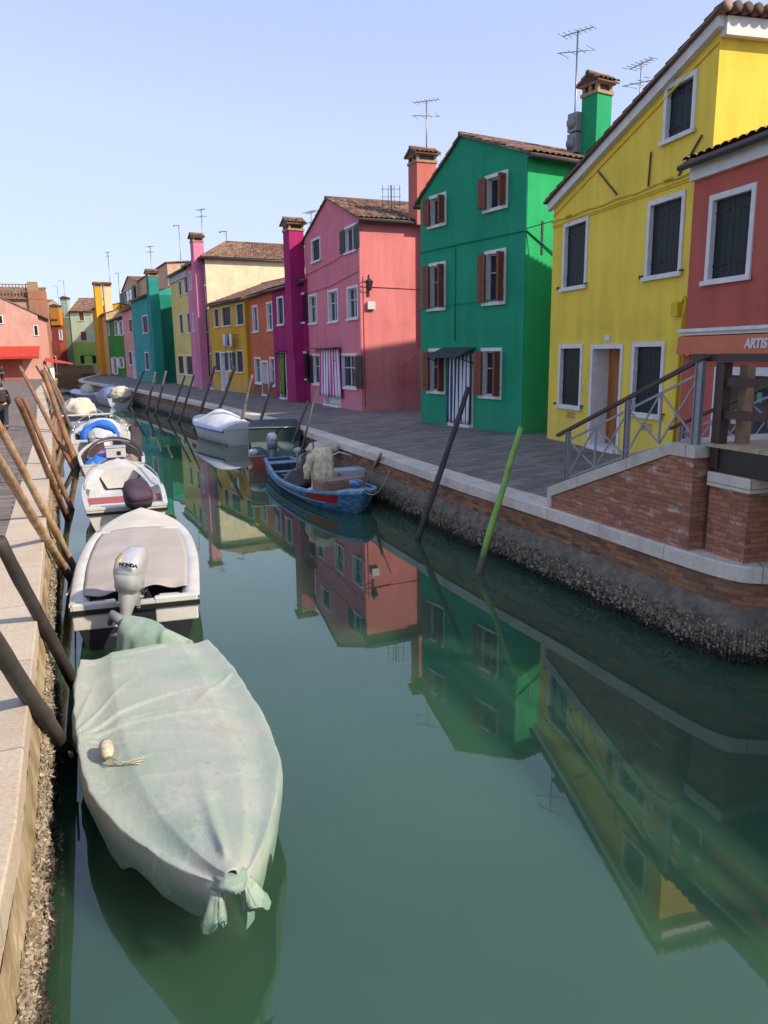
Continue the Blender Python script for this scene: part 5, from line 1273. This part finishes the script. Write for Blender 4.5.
mb=MB(); mb.tube([ra-ax*.02+V((0,0,-.15)),ra-ax*.30+V((0,0,-.02)),ra-ax*.36+V((0,0,-.16))],[.09,.06,.035],10); mb.build('motor_leg',M['grey'],om)
# float and line lying on the cover
v_=.50; fl=empty('mooring_float',b1.root.location,b1.rz); fl.scale=(KW,)*3; tag(fl,'small dirty white float with frayed line lying on the green boat cover','float')
mb=MB(); fx,fy=2.38,-.60; fz=.62
mb.tube([(fx-.13,fy,fz),(fx-.11,fy,fz),(fx-.04,fy,fz+.005),(fx+.04,fy,fz+.005),(fx+.10,fy,fz),(fx+.13,fy,fz)],[.02,.048,.062,.062,.045,.02],12)
mb.build('float_body',simple('dirty_float',(.42,.38,.27),.8,.35,20),fl)
mb=MB(); 
for k in range(3): mb.tube([(fx+.12,fy,fz),(fx+.22,fy+.02+.03*k,fz-.015),(fx+.27+.03*k,fy+.14+.03*k,fz-.012),(fx+.25+.05*k,fy+.30-.03*k,fz-.012)],.006,5)
mb.build('float_line',M['rope'],fl)
# ---- boat 2: white boat with taupe cover and silver motor
T2=[(0,.90),(.15,.95),(.35,1.0),(.5,.99),(.62,.95),(.75,.84),(.85,.68),(.93,.46),(.98,.24),(1,.05)]
b2=Boat('white_motorboat',(-3.43,9.98),(-5.12,15.7),1.86,.62,.64,.74,'white motorboat with flat taupe cover and a large silver outboard motor',simple('black_lower_hull',(.02,.022,.03),.35,.2,4),tab=T2,group=GB,inner=True,rake=.3,gun=M['hull'],interiormat=M['hull'])
tau=simple('taupe_boat_canvas',(.36,.315,.29),.85,.10,1.2); tau2=simple('pale_bow_canvas',(.50,.46,.41),.8,.10,1.5)
mb=MB(); P=[]
for i in range(60):
    v=.075+.645*i/59; hb=b2.hb(v)-.15; x=v*b2.L; P.append([(x+ (.06*math.sin(k/12*PI) if i==0 else 0),-hb+2*hb*k/24,b2.zg(v)+.045+.05*math.sin(PI*k/24)+.012*noise.noise(V((x*1.5,k*.25,1)))-(.05*math.sin(PI*k/24*3)**2*max(0,1-i/5)) ) for k in range(25)])
mb.grid(P,flip=True); o=mb.build('boat_cover',tau,b2.root); q=o.modifiers.new('thickness','SOLIDIFY'); q.thickness=.01
mb=MB(); P=[]
for i in range(24):
    v=.70+.295*i/23; hb=max(b2.hb(v)-.02,.01); x=v*b2.L; P.append([(x,-hb+2*hb*k/20,b2.zg(v)+.03+.05*math.sin(PI*k/20)+.01) for k in range(21)])
mb.grid(P,flip=True); o=mb.build('bow_cover',tau2,b2.root); q=o.modifiers.new('thickness','SOLIDIFY'); q.thickness=.01
for sg in (1,-1):   # moulded side decks
    mb=MB(); P=[]
    for i in range(40):
        v=.02+.70*i/39; hb=b2.hb(v); x=v*b2.L; z=b2.zg(v)
        P.append([(x,sg*(hb+.015),z-.10),(x,sg*(hb+.025),z+.02),(x,sg*(hb-.0),z+.045),(x,sg*(hb-.10),z+.05),(x,sg*(hb-.155),z+.035),(x,sg*(hb-.23),z-.05)])
    mb.grid(P,flip=(sg<0)); mb.face([p for p in P[0]]); mb.build('side_deck',M['hull'],b2.root)
    mb=MB(); y0=.30; y1=b2.hb(.03)-.22
    mb.box(.03,.60,min(sg*y0,sg*y1),max(sg*y0,sg*y1),.30,b2.zs-.08); mb.box(-.02,.10,min(sg*(y0-.05),sg*(y1+.2)),max(sg*(y0-.05),sg*(y1+.2)),.30,b2.zs+.05)
    mb.build('stern_locker',M['hull'],b2.root,bevel=.02)
mb=MB(); hb=b2.hb(0)+.02; mb.box(-.045,-.016,-hb,hb,b2.zs-.10,b2.zs-.03); mb.build('rubbing_strake',M['black'],b2.root)
silv=simple('silver_cowling',(.42,.42,.43),.32,.10,5,metal=.25); 
mot,cw=outboard(b2.root,-.06,.02,b2.zs+.12,1.02,cowl=silv,tilt=R(14),yaw=R(-16),roll=R(7))
mb=MB(); superloft(mb,[(-.25,.085,.08,.16,.06,0),(-.26,.115,.34,.22,.075,.06),(-.25,.11,.52,.22,.07,.16),(-.22,.09,.61,.15,.05,.26)],14,2.4); mb.build('sunburnt_side',simple('yellowed_cowling',(.34,.25,.13),.4,.25,5),cw)
mb=MB(); 
for k in range(6): mb.tube([(-.02,-.1+.02*k,.0),(.06,-.16+.03*k,.10+.03*math.sin(k*2)),(.16,-.20+.04*k,-.02)],.012,6)
mb.build('cables',M['black'],mot)
tx=text('HONDA',.062,M['black'],'lettering',cw,.002); tx.rotation_euler=(R(90),0,PI); tx.location=(-.06,.213,.46); 
tx.rotation_euler=(R(83),0,R(-90)); tx.location=(-.548,.06,.42)
# ---- boat 3: open white boat, red seat, purple motor cover
b3=Boat('open_white_boat',(-5.85,17.0),(-7.95,22.6),1.95,.58,.62,.92,'open white boat with a red seat and a dark purple covered motor',M['hull'],tab=T2,group=GB,foredeck=.16,floor=.10,interiormat=M['hullgrey'])
b3.bench(.27,.75,.50,M['redseat'],'seat'); b3.bench(.03,.34,.585,M['hull'],'stern_deck')
mb=MB(); P=[]
for i in range(24):
    v=.42+.42*i/23; P.append([(v*b3.L,sg*(b3.hb(v)-k),b3.zg(v)+.06-.3*k) for sg,k in ((1,.07),(1,.30))]+[(v*b3.L,sg*(b3.hb(v)-k),b3.zg(v)+.06-.3*k) for sg,k in ((-1,.30),(-1,.07))])
for a in (0,2): pass
mb.grid([[r_[0],r_[1]] for r_ in P],flip=True); mb.grid([[r_[2],r_[3]] for r_ in P],flip=True); mb.build('side_lining',M['hull'],b3.root)
mo,cc_=outboard(b3.root,-.02,-.18,.60,1.2,cover=M['purple'],tilt=R(-8),tiller=True,yaw=R(10)); cc_.scale=(1.05,1.45,.80)
for sg in (1,-1):
    mb=MB(); pts=[(v*b3.L,sg*(b3.hb(v)-.05),b3.zg(v)+.10+.10*math.sin((v-.35)/.6*PI)) for v in [.35+.6*k/12 for k in range(13)]]; mb.tube(pts,.016,6)
    mb.build('grab_rail',M['steel'],b3.root)
mb=MB(); mb.box(-.045,-.016,-b3.hb(0),b3.hb(0),.44,.50); mb.build('rubbing_strake',M['black'],b3.root)
# ---- boat 4: cluttered work boat with canopy hoops
b4=Boat('cluttered_workboat',(-8.55,23.9),(-10.6,29.3),2.1,.6,.62,.85,'cluttered workboat full of nets, cloths and a white box, with folded canopy hoops',M['hull'],tab=T2,group=GB,floor=.2,interiormat=M['brownd'])
for k,(v,tl) in enumerate(((.25,.9),(.28,.6),(.31,1.2))):
    mb=MB(); hb=b4.hb(v)-.05; pts=[(v*b4.L+tl*math.sin(PI*i/12)*.8,-.1+hb*.9*math.cos(PI*i/12)*(1),b4.zg(v)+.55*math.sin(PI*i/12)) for i in range(13)]; mb.tube(pts,[.045,.03,.05][k],8); mb.build('canopy_hoop',M['brownd'] if k!=1 else M['steel'],b4.root)
def heap(name,label,x,y,z,w,mat,seed,par_root,h=.25,as_part=True,cat=None):
    mb=MB(); P=[]
    for i in range(13):
        row=[]
        for j in range(13):
            a,c=(i/12-.5)*2,(j/12-.5)*2; r_=math.sqrt(a*a+c*c); q=max(0,1-r_)
            row.append((x+a*w[0]/2,y+c*w[1]/2,z+h*q**.7*(.7+.8*noise.noise(V((a*2+seed,c*2,seed))))))
        P.append(row)
    mb.grid(P,flip=True); o=mb.build(name,mat); o.location=par_root.location; o.rotation_euler=par_root.rotation_euler; o.scale=par_root.scale
    q=o.modifiers.new('thickness','SOLIDIFY'); q.thickness=.02; tag(o,label,cat); return o
heap('blue_cloth','crumpled blue cloth on the left side of the cluttered workboat',2.0,.5,.45,(1.0,.8),M['blue'],1,b4.root,.35,cat='cloth')
heap('violet_cloth','crumpled violet cloth behind the white box in the cluttered workboat',2.9,.0,.5,(1.0,1.2),M['purplecloth'],5,b4.root,.35,cat='cloth')
heap('net_pile','tangled dark net heap amidships in the cluttered workboat',1.1,.1,.3,(1.3,1.3),M['brownd'],9,b4.root,.4,cat='net')
heap('sail_bag','brown folded canvas at the right side of the cluttered workboat',1.5,-.55,.35,(1.5,.9),M['crate'],21,b4.root,.45,cat='canvas')
heap('rope_heap','pale tangled rope heap near the stern of the cluttered workboat',.55,-.35,.35,(.8,.9),M['rope'],31,b4.root,.3,cat='rope')
heap('tarp_heap','grey tarpaulin heap at the near end of the cluttered workboat',.9,.55,.35,(1.0,.8),M['grey'],12,b4.root,.3,cat='tarpaulin')
bx=empty('storage_box',b4.root.matrix_basis@V((2.3,-.15,.55)),b4.rz); bx.scale=(KW,)*3; tag(bx,'white plastic box standing in the cluttered workboat','box')
mb=MB(); mb.box(-.25,.25,-.32,.32,0,.33); mb.build('box_body',M['hull'],bx,bevel=.02); mb=MB(); mb.box(-.27,.27,-.34,.34,.335,.38); mb.build('lid',M['hullgrey'],bx,bevel=.01); mb=MB(); mb.box(-.275,-.255,-.16,-.04,.10,.22); mb.build('latch',M['black'],bx)
# ---- boat 5: white, blue motor cover and bow rail
b5=Boat('white_rail_boat',(-11.1,29.9),(-13.8,37.3),2.35,.65,.68,.95,'white boat with bright blue motor cover, grey console cover and steel bow rails',M['hull'],tab=T2,group=GB,foredeck=.45,floor=.2)
mb=MB(); hb=b5.hb(.1); mb.box(.1,1.2,-hb+.1,hb-.1,.45,.66); mb.build('stern_deck',M['hull'],b5.root,bevel=.03)
mb=MB(); pts=[]
superloft(mb,[(3.6,-.05,.6,1.5,.85,0),(3.6,-.05,1.0,1.3,.75,0),(3.5,-.05,1.25,.9,.5,0),(3.5,-.05,1.32,.3,.2,0)],24,2.2); mb.build('console_cover',simple('pale_grey_cover',(.45,.47,.52),.8,.12,2),b5.root)
mb=MB(); P=[]
for i in range(14):
    th=-PI*.1+PI*1.2*i/13; c=V((1.45,.62*math.cos(th),.72+.52*math.sin(th)))
    P.append(c)
mb.tube(P,[.16+.05*math.sin(i) for i in range(14)],12); mb.build('motor_cover',M['blue'],b5.root)
for sg in (1,-1):
    mb=MB(); pts=[(v*b5.L,sg*(b5.hb(v)-.06),b5.zg(v)+.34) for v in (.45,.55,.65,.75,.85,.93)]; mb.tube([(pts[0][0]-.2,pts[0][1],b5.zg(.43))]+pts,.022,6)
    for p in pts[1::2]: mb.tube([p,(p[0],p[1],p[2]-.34)],.018,6)
    mb.build('bow_rail',M['steel'],b5.root)
outboard(b5.root,-.02,.35,.55,.85,cowl=M['grey'])
mb=MB(); mb.box(.15,.5,-1.0,-.7,.66,1.0); mb.box(.15,.5,-.6,-.25,.66,.9); mb.build('stern_locker',M['hull'],b5.root,bevel=.02)
# ---- boat 6 and far boats
b6=Boat('dinghy_with_dome',(-17.4,44.8),(-20.6,51.8),2.3,.5,.55,.8,'dark boat with a domed beige cover far along the left quay',M['greyblue'],tab=T2,group=GB,floor=.2)
mb=MB(); mb.ball((2.2,.2,.75),(1.3,.95,.75),40,24,jit=.2); mb.build('boat_cover',M['beige'],b6.root)
mb=MB(); mb.box(-.35,.25,-1.35,1.35,.60,.67); mb.build('stern_board',M['hull'],b6.root,bevel=.03)
b7=Boat('grey_covered_boat',(-20.8,61.0),(-24.6,67.5),2.2,.7,.72,.95,'white boat with slate coloured cover and beige bag moored at the far right quay',M['hullgrey'],tab=T2,group=GBR,floor=.2)
mb=MB(); P=[]
for i in range(20):
    v=.08+.8*i/19; hb=b7.hb(v)+.02; P.append([(v*b7.L,-hb+2*hb*k/14,b7.zg(v)+.02+1.0*math.sin(PI*k/14)**.7*math.sin(PI*min(1,(i+1)/16))**.6) for k in range(15)])
mb.grid(P,flip=True); mb.build('boat_cover',M['greyblue'],b7.root)
mb=MB(); mb.ball((.3,-.1,1.0),(.8,.8,.65),36,20,jit=.2); mb.build('stern_cover',M['beige'],b7.root)
b8=Boat('low_grey_boat',(-25.3,68.5),(-30.4,76.0),2.2,.6,.62,.85,'low grey boat with a small pale hood, furthest boat by the right quay',M['greyblue'],tab=T2,group=GBR,foredeck=.8,floor=.2,deckmat=M['hullgrey'])
mb=MB(); mb.ball((4.0,0,.9),(.9,.6,.6),12,8); mb.build('hood',M['beige'],b8.root)
for (sx,sy,bx_,by_,mt,lb) in ((-24.5,59.5,-27.0,65.5,M['dkcanopy'],'dark boat far along the left quay beyond the domed beige cover'),(-29.3,71.5,-32.4,78.0,M['brownd'],'last small dark boat by the far left quay')):
    bb=Boat('small_dark_boat',(sx,sy),(bx_,by_),1.9,.5,.5,.8,lb,mt,tab=T2,group=GB,floor=.2,foredeck=.3)
# ---- right side: white boat with hump cover
bb=Boat('hump_cover_boat',(-6.25,33.9),(-9.25,38.9),2.0,.72,.74,.98,'small white boat under a humped white cover before the mustard house',M['hull'],tab=T2,group=GBR,inner=False)
mb=MB(); P=[]
hump=hbf([(0,.25),(.15,.42),(.35,.62),(.5,.70),(.62,.55),(.75,.25),(.9,.08),(1,.02)])
for i in range(40):
    v=i/39; hb=bb.hb(v)+.03; P.append([(v*bb.L,hb*y_,bb.zg(v)+zz_+hump(v)*max(0,1-abs(y_)**1.6)+.02*noise.noise(V((v*9,y_*4,2)))) for y_,zz_ in [(-1.02,-.12)]+[(-1+2*k/20,.02) for k in range(21)]+[(1.02,-.12)]])
mb.grid(P,flip=True); mb.face(P[0][1:-1]); mb.build('boat_cover',simple('white_boat_canvas',(.58,.58,.60),.85,.1,2),bb.root)
mb=MB(); mb.tube([(v*bb.L,-bb.hb(v)-.03,bb.zg(v)-.10) for v in [k/12*.6 for k in range(13)]],.035,6); mb.tube([(v*bb.L,bb.hb(v)+.03,bb.zg(v)-.10) for v in [k/12*.6 for k in range(13)]],.035,6); mb.build('blue_trim',M['blue'],bb.root)
# ---- dark canopy boat
bc=Boat('canopy_boat',(-3.75,26.3),(-4.75,33.4),2.0,.50,.55,.85,'boat with dark green box canopy, red stern and outboard motor',simple('red_hull_paint',(.28,.05,.025),.5,.25,5),tab=T2,group=GBR,floor=.15,interiormat=M['brownd'],gun=simple('teal_gunwale',(.16,.25,.25),.5,.2,5))
mb=MB(); x0_,x1_=.75,4.6
P=[]
for i in range(12):
    x=x0_+(x1_-x0_)*i/11; hb=bc.hb(x/bc.L)*.98; row=[]
    for (y_,z_) in [(-1,.55),(-1.0,.95),(-.99,1.34),(-.96,1.40),(-.5,1.42),(0,1.425+.02*math.sin(i*2)),(.5,1.42),(.96,1.40),(.99,1.34),(1,.95),(1,.55)]: row.append((x,hb*y_,z_-.04*i/11))
    P.append(row)
mb.grid(P,flip=True); mb.face(P[0]); mb.face(P[-1][::-1]); mb.build('canopy',M['dkcanopy'],bc.root)
mb=MB(); hb=bc.hb(x0_/bc.L); 
mb.tube([(x0_-.02,-hb,1.40),(x0_-.02,hb,1.40)],.022,6); mb.build('canopy_edge',M['steel'],bc.root)
mb=MB(); mb.hexa([(.15,-.85,.52),(.75,-.85,.52),(.75,.85,.52),(.15,.85,.52),(.2,-.8,.56),(.76,-.85,.9),(.76,.85,.9),(.2,.8,.56)]); mb.build('spray_cloth',simple('teal_spray_cloth',(.06,.10,.10),.8,.2,4),bc.root)
outboard(bc.root,-.05,.1,.56,1.1,cowl=simple('blue_grey_cowling',(.16,.17,.24),.4,.3,8),tilt=R(20))
mb=MB(); mb.ball((.15,-.8,.62),(.14,.2,.12),10,7); mb.build('fender',M['hull'],bc.root); mb=MB(); mb.ball((.15,.75,.62),(.14,.18,.12),10,7); mb.build('fender',M['hull'],bc.root)
# ---- blue wooden work boat
blu,nt,b=new('worn_blue_paint'); co=coords(nt); r=ramp(nt,[(.30,(.012,.035,.09)),(.42,(.02,.11,.30)),(.52,(.05,.20,.34)),(.57,(.26,.34,.38)),(.60,(.05,.16,.28)),(.68,(.09,.07,.06))],noi(nt,coords(nt,(.7,2,3.5)),4,9,.75)); nt.links.new(r.outputs[0],b.inputs['Base Color']); b.inputs['Roughness'].default_value=.6; bump(nt,b,noi(nt,co,12,5),.4,.01)
lbl=simple('pale_blue_gunwale_paint',(.10,.27,.40),.6,.3,6,c2=(.20,.38,.48))
TD=[(0,.46),(.12,.62),(.25,.80),(.4,.96),(.55,1.0),(.7,.97),(.82,.84),(.90,.64),(.96,.38),(.99,.16),(1,.06)]
bdw=Boat('blue_wooden_boat',(-3.55,25.3),(-.45,18.3),1.95,.56,.38,.62,'weathered blue wooden workboat with red bow panel and beige draped engine',blu,tab=TD,rake=.45,group=GBR,floor=.05,interiormat=simple('dirty_bilge',(.06,.07,.09),.9,.4,6),gun=lbl,foredeck=.10,deckmat=lbl)
# red panel and stripe, slightly proud of the planking
for sg in (1,-1):
    mb=MB(); P=[]
    for i in range(16):
        v=.74+.19*i/15; hb=bdw.hb(v); zg=bdw.zg(v); e=.0
        def pt(kz):
            z=zg*kz; k=1-.04*(1-kz)/.25 if kz>.75 else .96-.06*(.75-kz)/.3; return (v*bdw.L-bdw.rk(v,z,zg)+.0,sg*(hb*k+.012),z)
        t0,t1=(.44+.12*max(0,1-i/3)),.84; P.append([pt(t1),pt(t0)])
    mb.grid(P,flip=(sg<0),sm=False); mb.build('red_panel',simple('red_bow_paint',(.42,.015,.02),.55,.15,5) if sg==1 else bpy.data.materials['red_bow_paint'],bdw.root)
    mb=MB(); P=[]
    for i in range(40):
        v=.02+.86*i/39; zg=bdw.zg(v); z=zg*.36+.02; hb=bdw.hb(v)*.885; P.append((v*bdw.L-bdw.rk(v,z,zg),sg*(hb+.012),z))
    mb.tube(P,.022,6); mb.build('rubbing_strake',lbl,bdw.root)
bdw.bench(.10,.5,.52,lbl,'stern_deck'); bdw.bench(.24,.25,.38,lbl); bdw.bench(.80,.5,.42,lbl)
# engine housing draped with beige cloth
M3=bdw.root.matrix_basis
ec=empty('draped_engine',M3@V((4.7,-.05,.1)),bdw.rz); ec.scale=(.66,.66,.84); tag(ec,'beige cloth draped over an upright engine post in the blue boat','cloth')
mb=MB(); P=[]
for i in range(20):
    v=i/19; row=[]
    for j in range(41):
        u=j/40*2*PI; w_=.10+.36*min(1,v*3.2)**.6+.05*v; fold=1+.13*v*(1-2*abs(math.sin(3.5*u+1.5*v)))+.07*v*math.sin(11*u+1+3*v)+.13*noise.noise(V((math.cos(u)*2,math.sin(u)*2,v*4)))
        row.append((w_*.95*fold*math.cos(u),w_*1.0*fold*math.sin(u)*.9+.0,1.38-.10*(1-min(1,v*3)) -1.30*max(0,v-.12)/.88+.05*math.sin(2*u)*v+(.14 if v<.12 else .14)-.14*v))
    P.append(row)
mb.grid(P,flip=False); mb.face(P[0][:-1],sm=True); o=mb.build('cloth',M['net'],ec)
mb=MB(); P=[]
for i in range(12):   # arm-like sleeve of cloth hanging to the left
    v=i/11; c=V((.05,-.20-.50*math.sin(v*1.5),1.30-.18*v-.60*v*v)); P.append(c)
mb.tube(P,[.17-.05*abs(i-5)/6+.035*math.sin(i*1.7) for i in range(12)],14); mb.build('hanging_fold',M['net'],ec)
wc=empty('wooden_crate',M3@V((6.15,-.10,.42)),bdw.rz+R(14)); wc.scale=(KW,)*3; tag(wc,'weathered wooden box lying across the bow of the blue boat','crate')
mb=MB()
for k in range(3): mb.box(-.25,.25,-.68+.0,.68,.0+.11*k,.105+.11*k)
mb.box(-.26,.26,-.62,-.54,-.01,.34); mb.box(-.26,.26,.54,.62,-.01,.34); mb.build('planks',M['crate'],wc,bevel=.008)
heap('blue_tarp','crumpled blue tarpaulin amidships in the blue wooden boat',5.2,.45,.35,(1.5,.8),M['blue'],3,bdw.root,.3,cat='tarpaulin')
heap('net_pile','brown net and pots stacked aft of the draped engine in the blue boat',3.4,-.2,.25,(1.5,1.3),M['brownd'],8,bdw.root,.85,cat='net')
mb=MB(); mb.tube([(3.0,.3,.2),(3.05,.25,1.35)],.03,6); mb.tube([(3.7,-.5,.2),(3.65,-.45,1.2)],.03,6); mb.tube([(3.0,.5,.65),(5.9,.35,.62)],.035,7)
o=mb.build('boat_pole',M['tan'] if 'tan' in M else M['crate'],bdw.root)
mb=MB(); mb.ball((6.9,.05,.72),(.22,.16,.10),10,6,jit=.3); mb.build('mooring_cleat',blu,bdw.root)
heap('fishing_gear','dark heap of fishing gear beside the wooden box in the blue boat',5.6,.15,.30,(1.2,1.1),M['greyw'] if 'greyw' in M else M['crate'],41,bdw.root,.35,cat='fishing gear')
heap('rope_heap','pale coiled rope heap near the stern bench of the blue boat',1.9,.1,.20,(1.0,.8),M['rope'],51,bdw.root,.3,cat='rope')
heap('rag','small white rag on the near gunwale of the blue boat',5.9,-.78,.46,(.3,.25),M['hull'],4,bdw.root,.12,cat='rag')
# small skiff with wire hoops between the blue boat and the wall
sk=Boat('grey_skiff',(-.95,21.2),(-2.6,25.6),1.35,.50,.5,.65,'small grey skiff with hoops squeezed between the blue boat and the wall',M['grey'],tab=T2,group=GBR,floor=.15)
for k in range(2):
    mb=MB(); v=.2+.28*k; hb=sk.hb(v)-.04; mb.tube([(v*sk.L,hb,.5),(v*sk.L,hb*.8,.95),(v*sk.L,0,1.12),(v*sk.L,-hb*.8,.95),(v*sk.L,-hb,.5)],.022,6); mb.build('hoop',M['steel'],sk.root)
mb=MB(); mb.box(.05,.6,-.5,.5,.45,.72); mb.build('stern_box',M['hullgrey'],sk.root,bevel=.02)
mb=MB(); mb.ball((2.6,.0,1.05),(.5,.55,.22),12,8,jit=.3); mb.build('cloth_roll',M['beige'],sk.root)
# ------------------------------------------------------------------ mooring lines
def line(a,c,sag,label,r=.012):
    a=V(a);c=V(c); mb=MB(); mb.tube([a.lerp(c,k/10)-a+V((0,0,-sag*math.sin(PI*k/10))) for k in range(11)],r,5)
    o=mb.build('mooring_line',M['rope']); o.location=a; tag(o,label,'rope'); return o
bw=M3@V((bdw.L,0,.6)); line(bw,(at(390,470)).to_tuple(),.25,'slack mooring line from the bow of the blue wooden boat to the quay')
p=b1.root.matrix_basis@V((1.95,-.9,.45)); q=at(72,752,.5); line(p,q,.05,'short line tying the green covered boat to the nearest dark pole')
p=b2.root.matrix_basis@V((.4,.92,.7)); q=at(73,578,.45); line(p,q,.05,'line tying the taupe covered boat to the orange pole')
# ------------------------------------------------------------------ person walking on the left bank
def person(loc,rz,label,jac,trou,skinm,hairm,h=1.66):
    root=empty('person',loc,rz); tag(root,label,'person')
    J={'pel':(0,0,.92,.13,.15),'sp':(0,0,1.10,.12,.14),'ch':(.01,0,1.30,.13,.18),'nk':(.02,0,1.44,.06,.06),'hd0':(.03,0,1.52,.075,.075),'hd':(.04,0,1.60,.095,.085),
       'ls':(.0,.17,1.38,.065,.065),'le':(-.10,.22,1.12,.05,.05),'lw':(-.02,.22,.90,.038,.038),'lh':(.02,.22,.82,.03,.04),
       'rs':(.0,-.17,1.38,.065,.065),'re':(.02,-.23,1.11,.05,.05),'rw':(.14,-.22,.92,.038,.038),'rh':(.19,-.21,.85,.03,.04),
       'lk':(.12,.09,.50,.065,.065),'la':(.10,.09,.10,.045,.045),'lt':(.24,.10,.035,.04,.04),'lhip':(.02,.09,.84,.10,.10),
       'rk':(-.06,-.09,.50,.065,.065),'ra':(-.24,-.09,.14,.045,.045),'rt':(-.13,-.10,.04,.04,.04),'rhip':(0,-.09,.84,.10,.10)}
    E_=[('pel','sp'),('sp','ch'),('ch','nk'),('nk','hd0'),('hd0','hd'),('ch','ls'),('ls','le'),('le','lw'),('lw','lh'),('ch','rs'),('rs','re'),('re','rw'),('rw','rh'),('pel','lhip'),('lhip','lk'),('lk','la'),('la','lt'),('pel','rhip'),('rhip','rk'),('rk','ra'),('ra','rt')]
    def skin(name,keys,mat,inf=0,extra=()):
        bm=bmesh.new(); ly=bm.verts.layers.skin.verify(); vs={}
        for k in keys:
            x,y,z,a,c=J[k]; v=bm.verts.new((x,y,z)); v[ly].radius=(a+inf,c+inf); vs[k]=v
        for a,c in E_:
            if a in vs and c in vs: bm.edges.new((vs[a],vs[c]))
        vs[keys[0]][ly].use_root=True
        me=bpy.data.meshes.new(name); bm.to_mesh(me); bm.free(); me.materials.append(mat); o=bpy.data.objects.new(name,me); sc.collection.objects.link(o); o.parent=root
        s_=o.modifiers.new('skin','SKIN'); s_.use_smooth_shade=True; q=o.modifiers.new('sub','SUBSURF'); q.levels=2; q.render_levels=2; return o
    skin('body',['pel']+[k for k in J if k!='pel'],skinm)
    skin('jacket',['pel','sp','ch','nk','ls','le','lw','rs','re','rw'],jac,.04)
    skin('trousers',['pel','lhip','lk','la','rhip','rk','ra'],trou,.03)
    mb=MB(); mb.ball((.025,0,1.635),(.112,.10,.10),14,9); mb.build('hair',hairm,root)
    for y_ in (.035,-.035): mb=MB(); mb.ball((.128,y_,1.60),.012,8,6); mb.build('eye',M['black'],root)
    mb=MB(); mb.ball((.138,0,1.575),(.02,.014,.022),8,6); mb.build('nose',skinm,root)
    mb=MB(); mb.box(-.26,-.13,-.13,.13,1.02,1.40); mb.build('backpack',M['brownd'],root,bevel=.04)
    for nm in (('lt','la'),('rt','ra')):
        x,y,z=J[nm[0]][:3]; mb=MB(); mb.ball((x-.05,y,z+.02),(.14,.05,.05),10,7); mb.build('shoe',M['black'],root)
    root.scale=(h/1.70,)*3
    return root
import bmesh
skm=simple('skin',(.42,.24,.17),.6,.08,6)
p=at(5,429)
person((p.x,p.y,Q+.004),R(112),'person in dark jacket with brown backpack walking away along the left quay',simple('black_jacket',(.018,.018,.024),.8,.2,8),simple('dark_trousers',(.02,.02,.028),.8,.2,8),skm,simple('dark_hair',(.02,.013,.01),.7,.2,20),1.62)
p=at(3,381.5)
person((p.x,p.y,Q+.004),R(-60),'distant person in dark clothes standing before the red awning',bpy.data.materials['black_jacket'],bpy.data.materials['dark_trousers'],skm,bpy.data.materials['dark_hair'],1.72)
# white bin post near the corner of the far pink house
p=at(51,378.6); bn_=empty('litter_bin',(p.x,p.y,Q+.003)); tag(bn_,'small white bin at the corner of the pale pink house','bin')
mb=MB(); mb.tube([(0,0,0),(0,0,1.3)],[.45,.5],12,sm=False); mb.build('bin_body',M['white'],bn_); mb=MB(); mb.tube([(0,0,1.3),(0,0,1.42)],[.54,.4],12,sm=False); mb.build('lid',M['grey'],bn_)
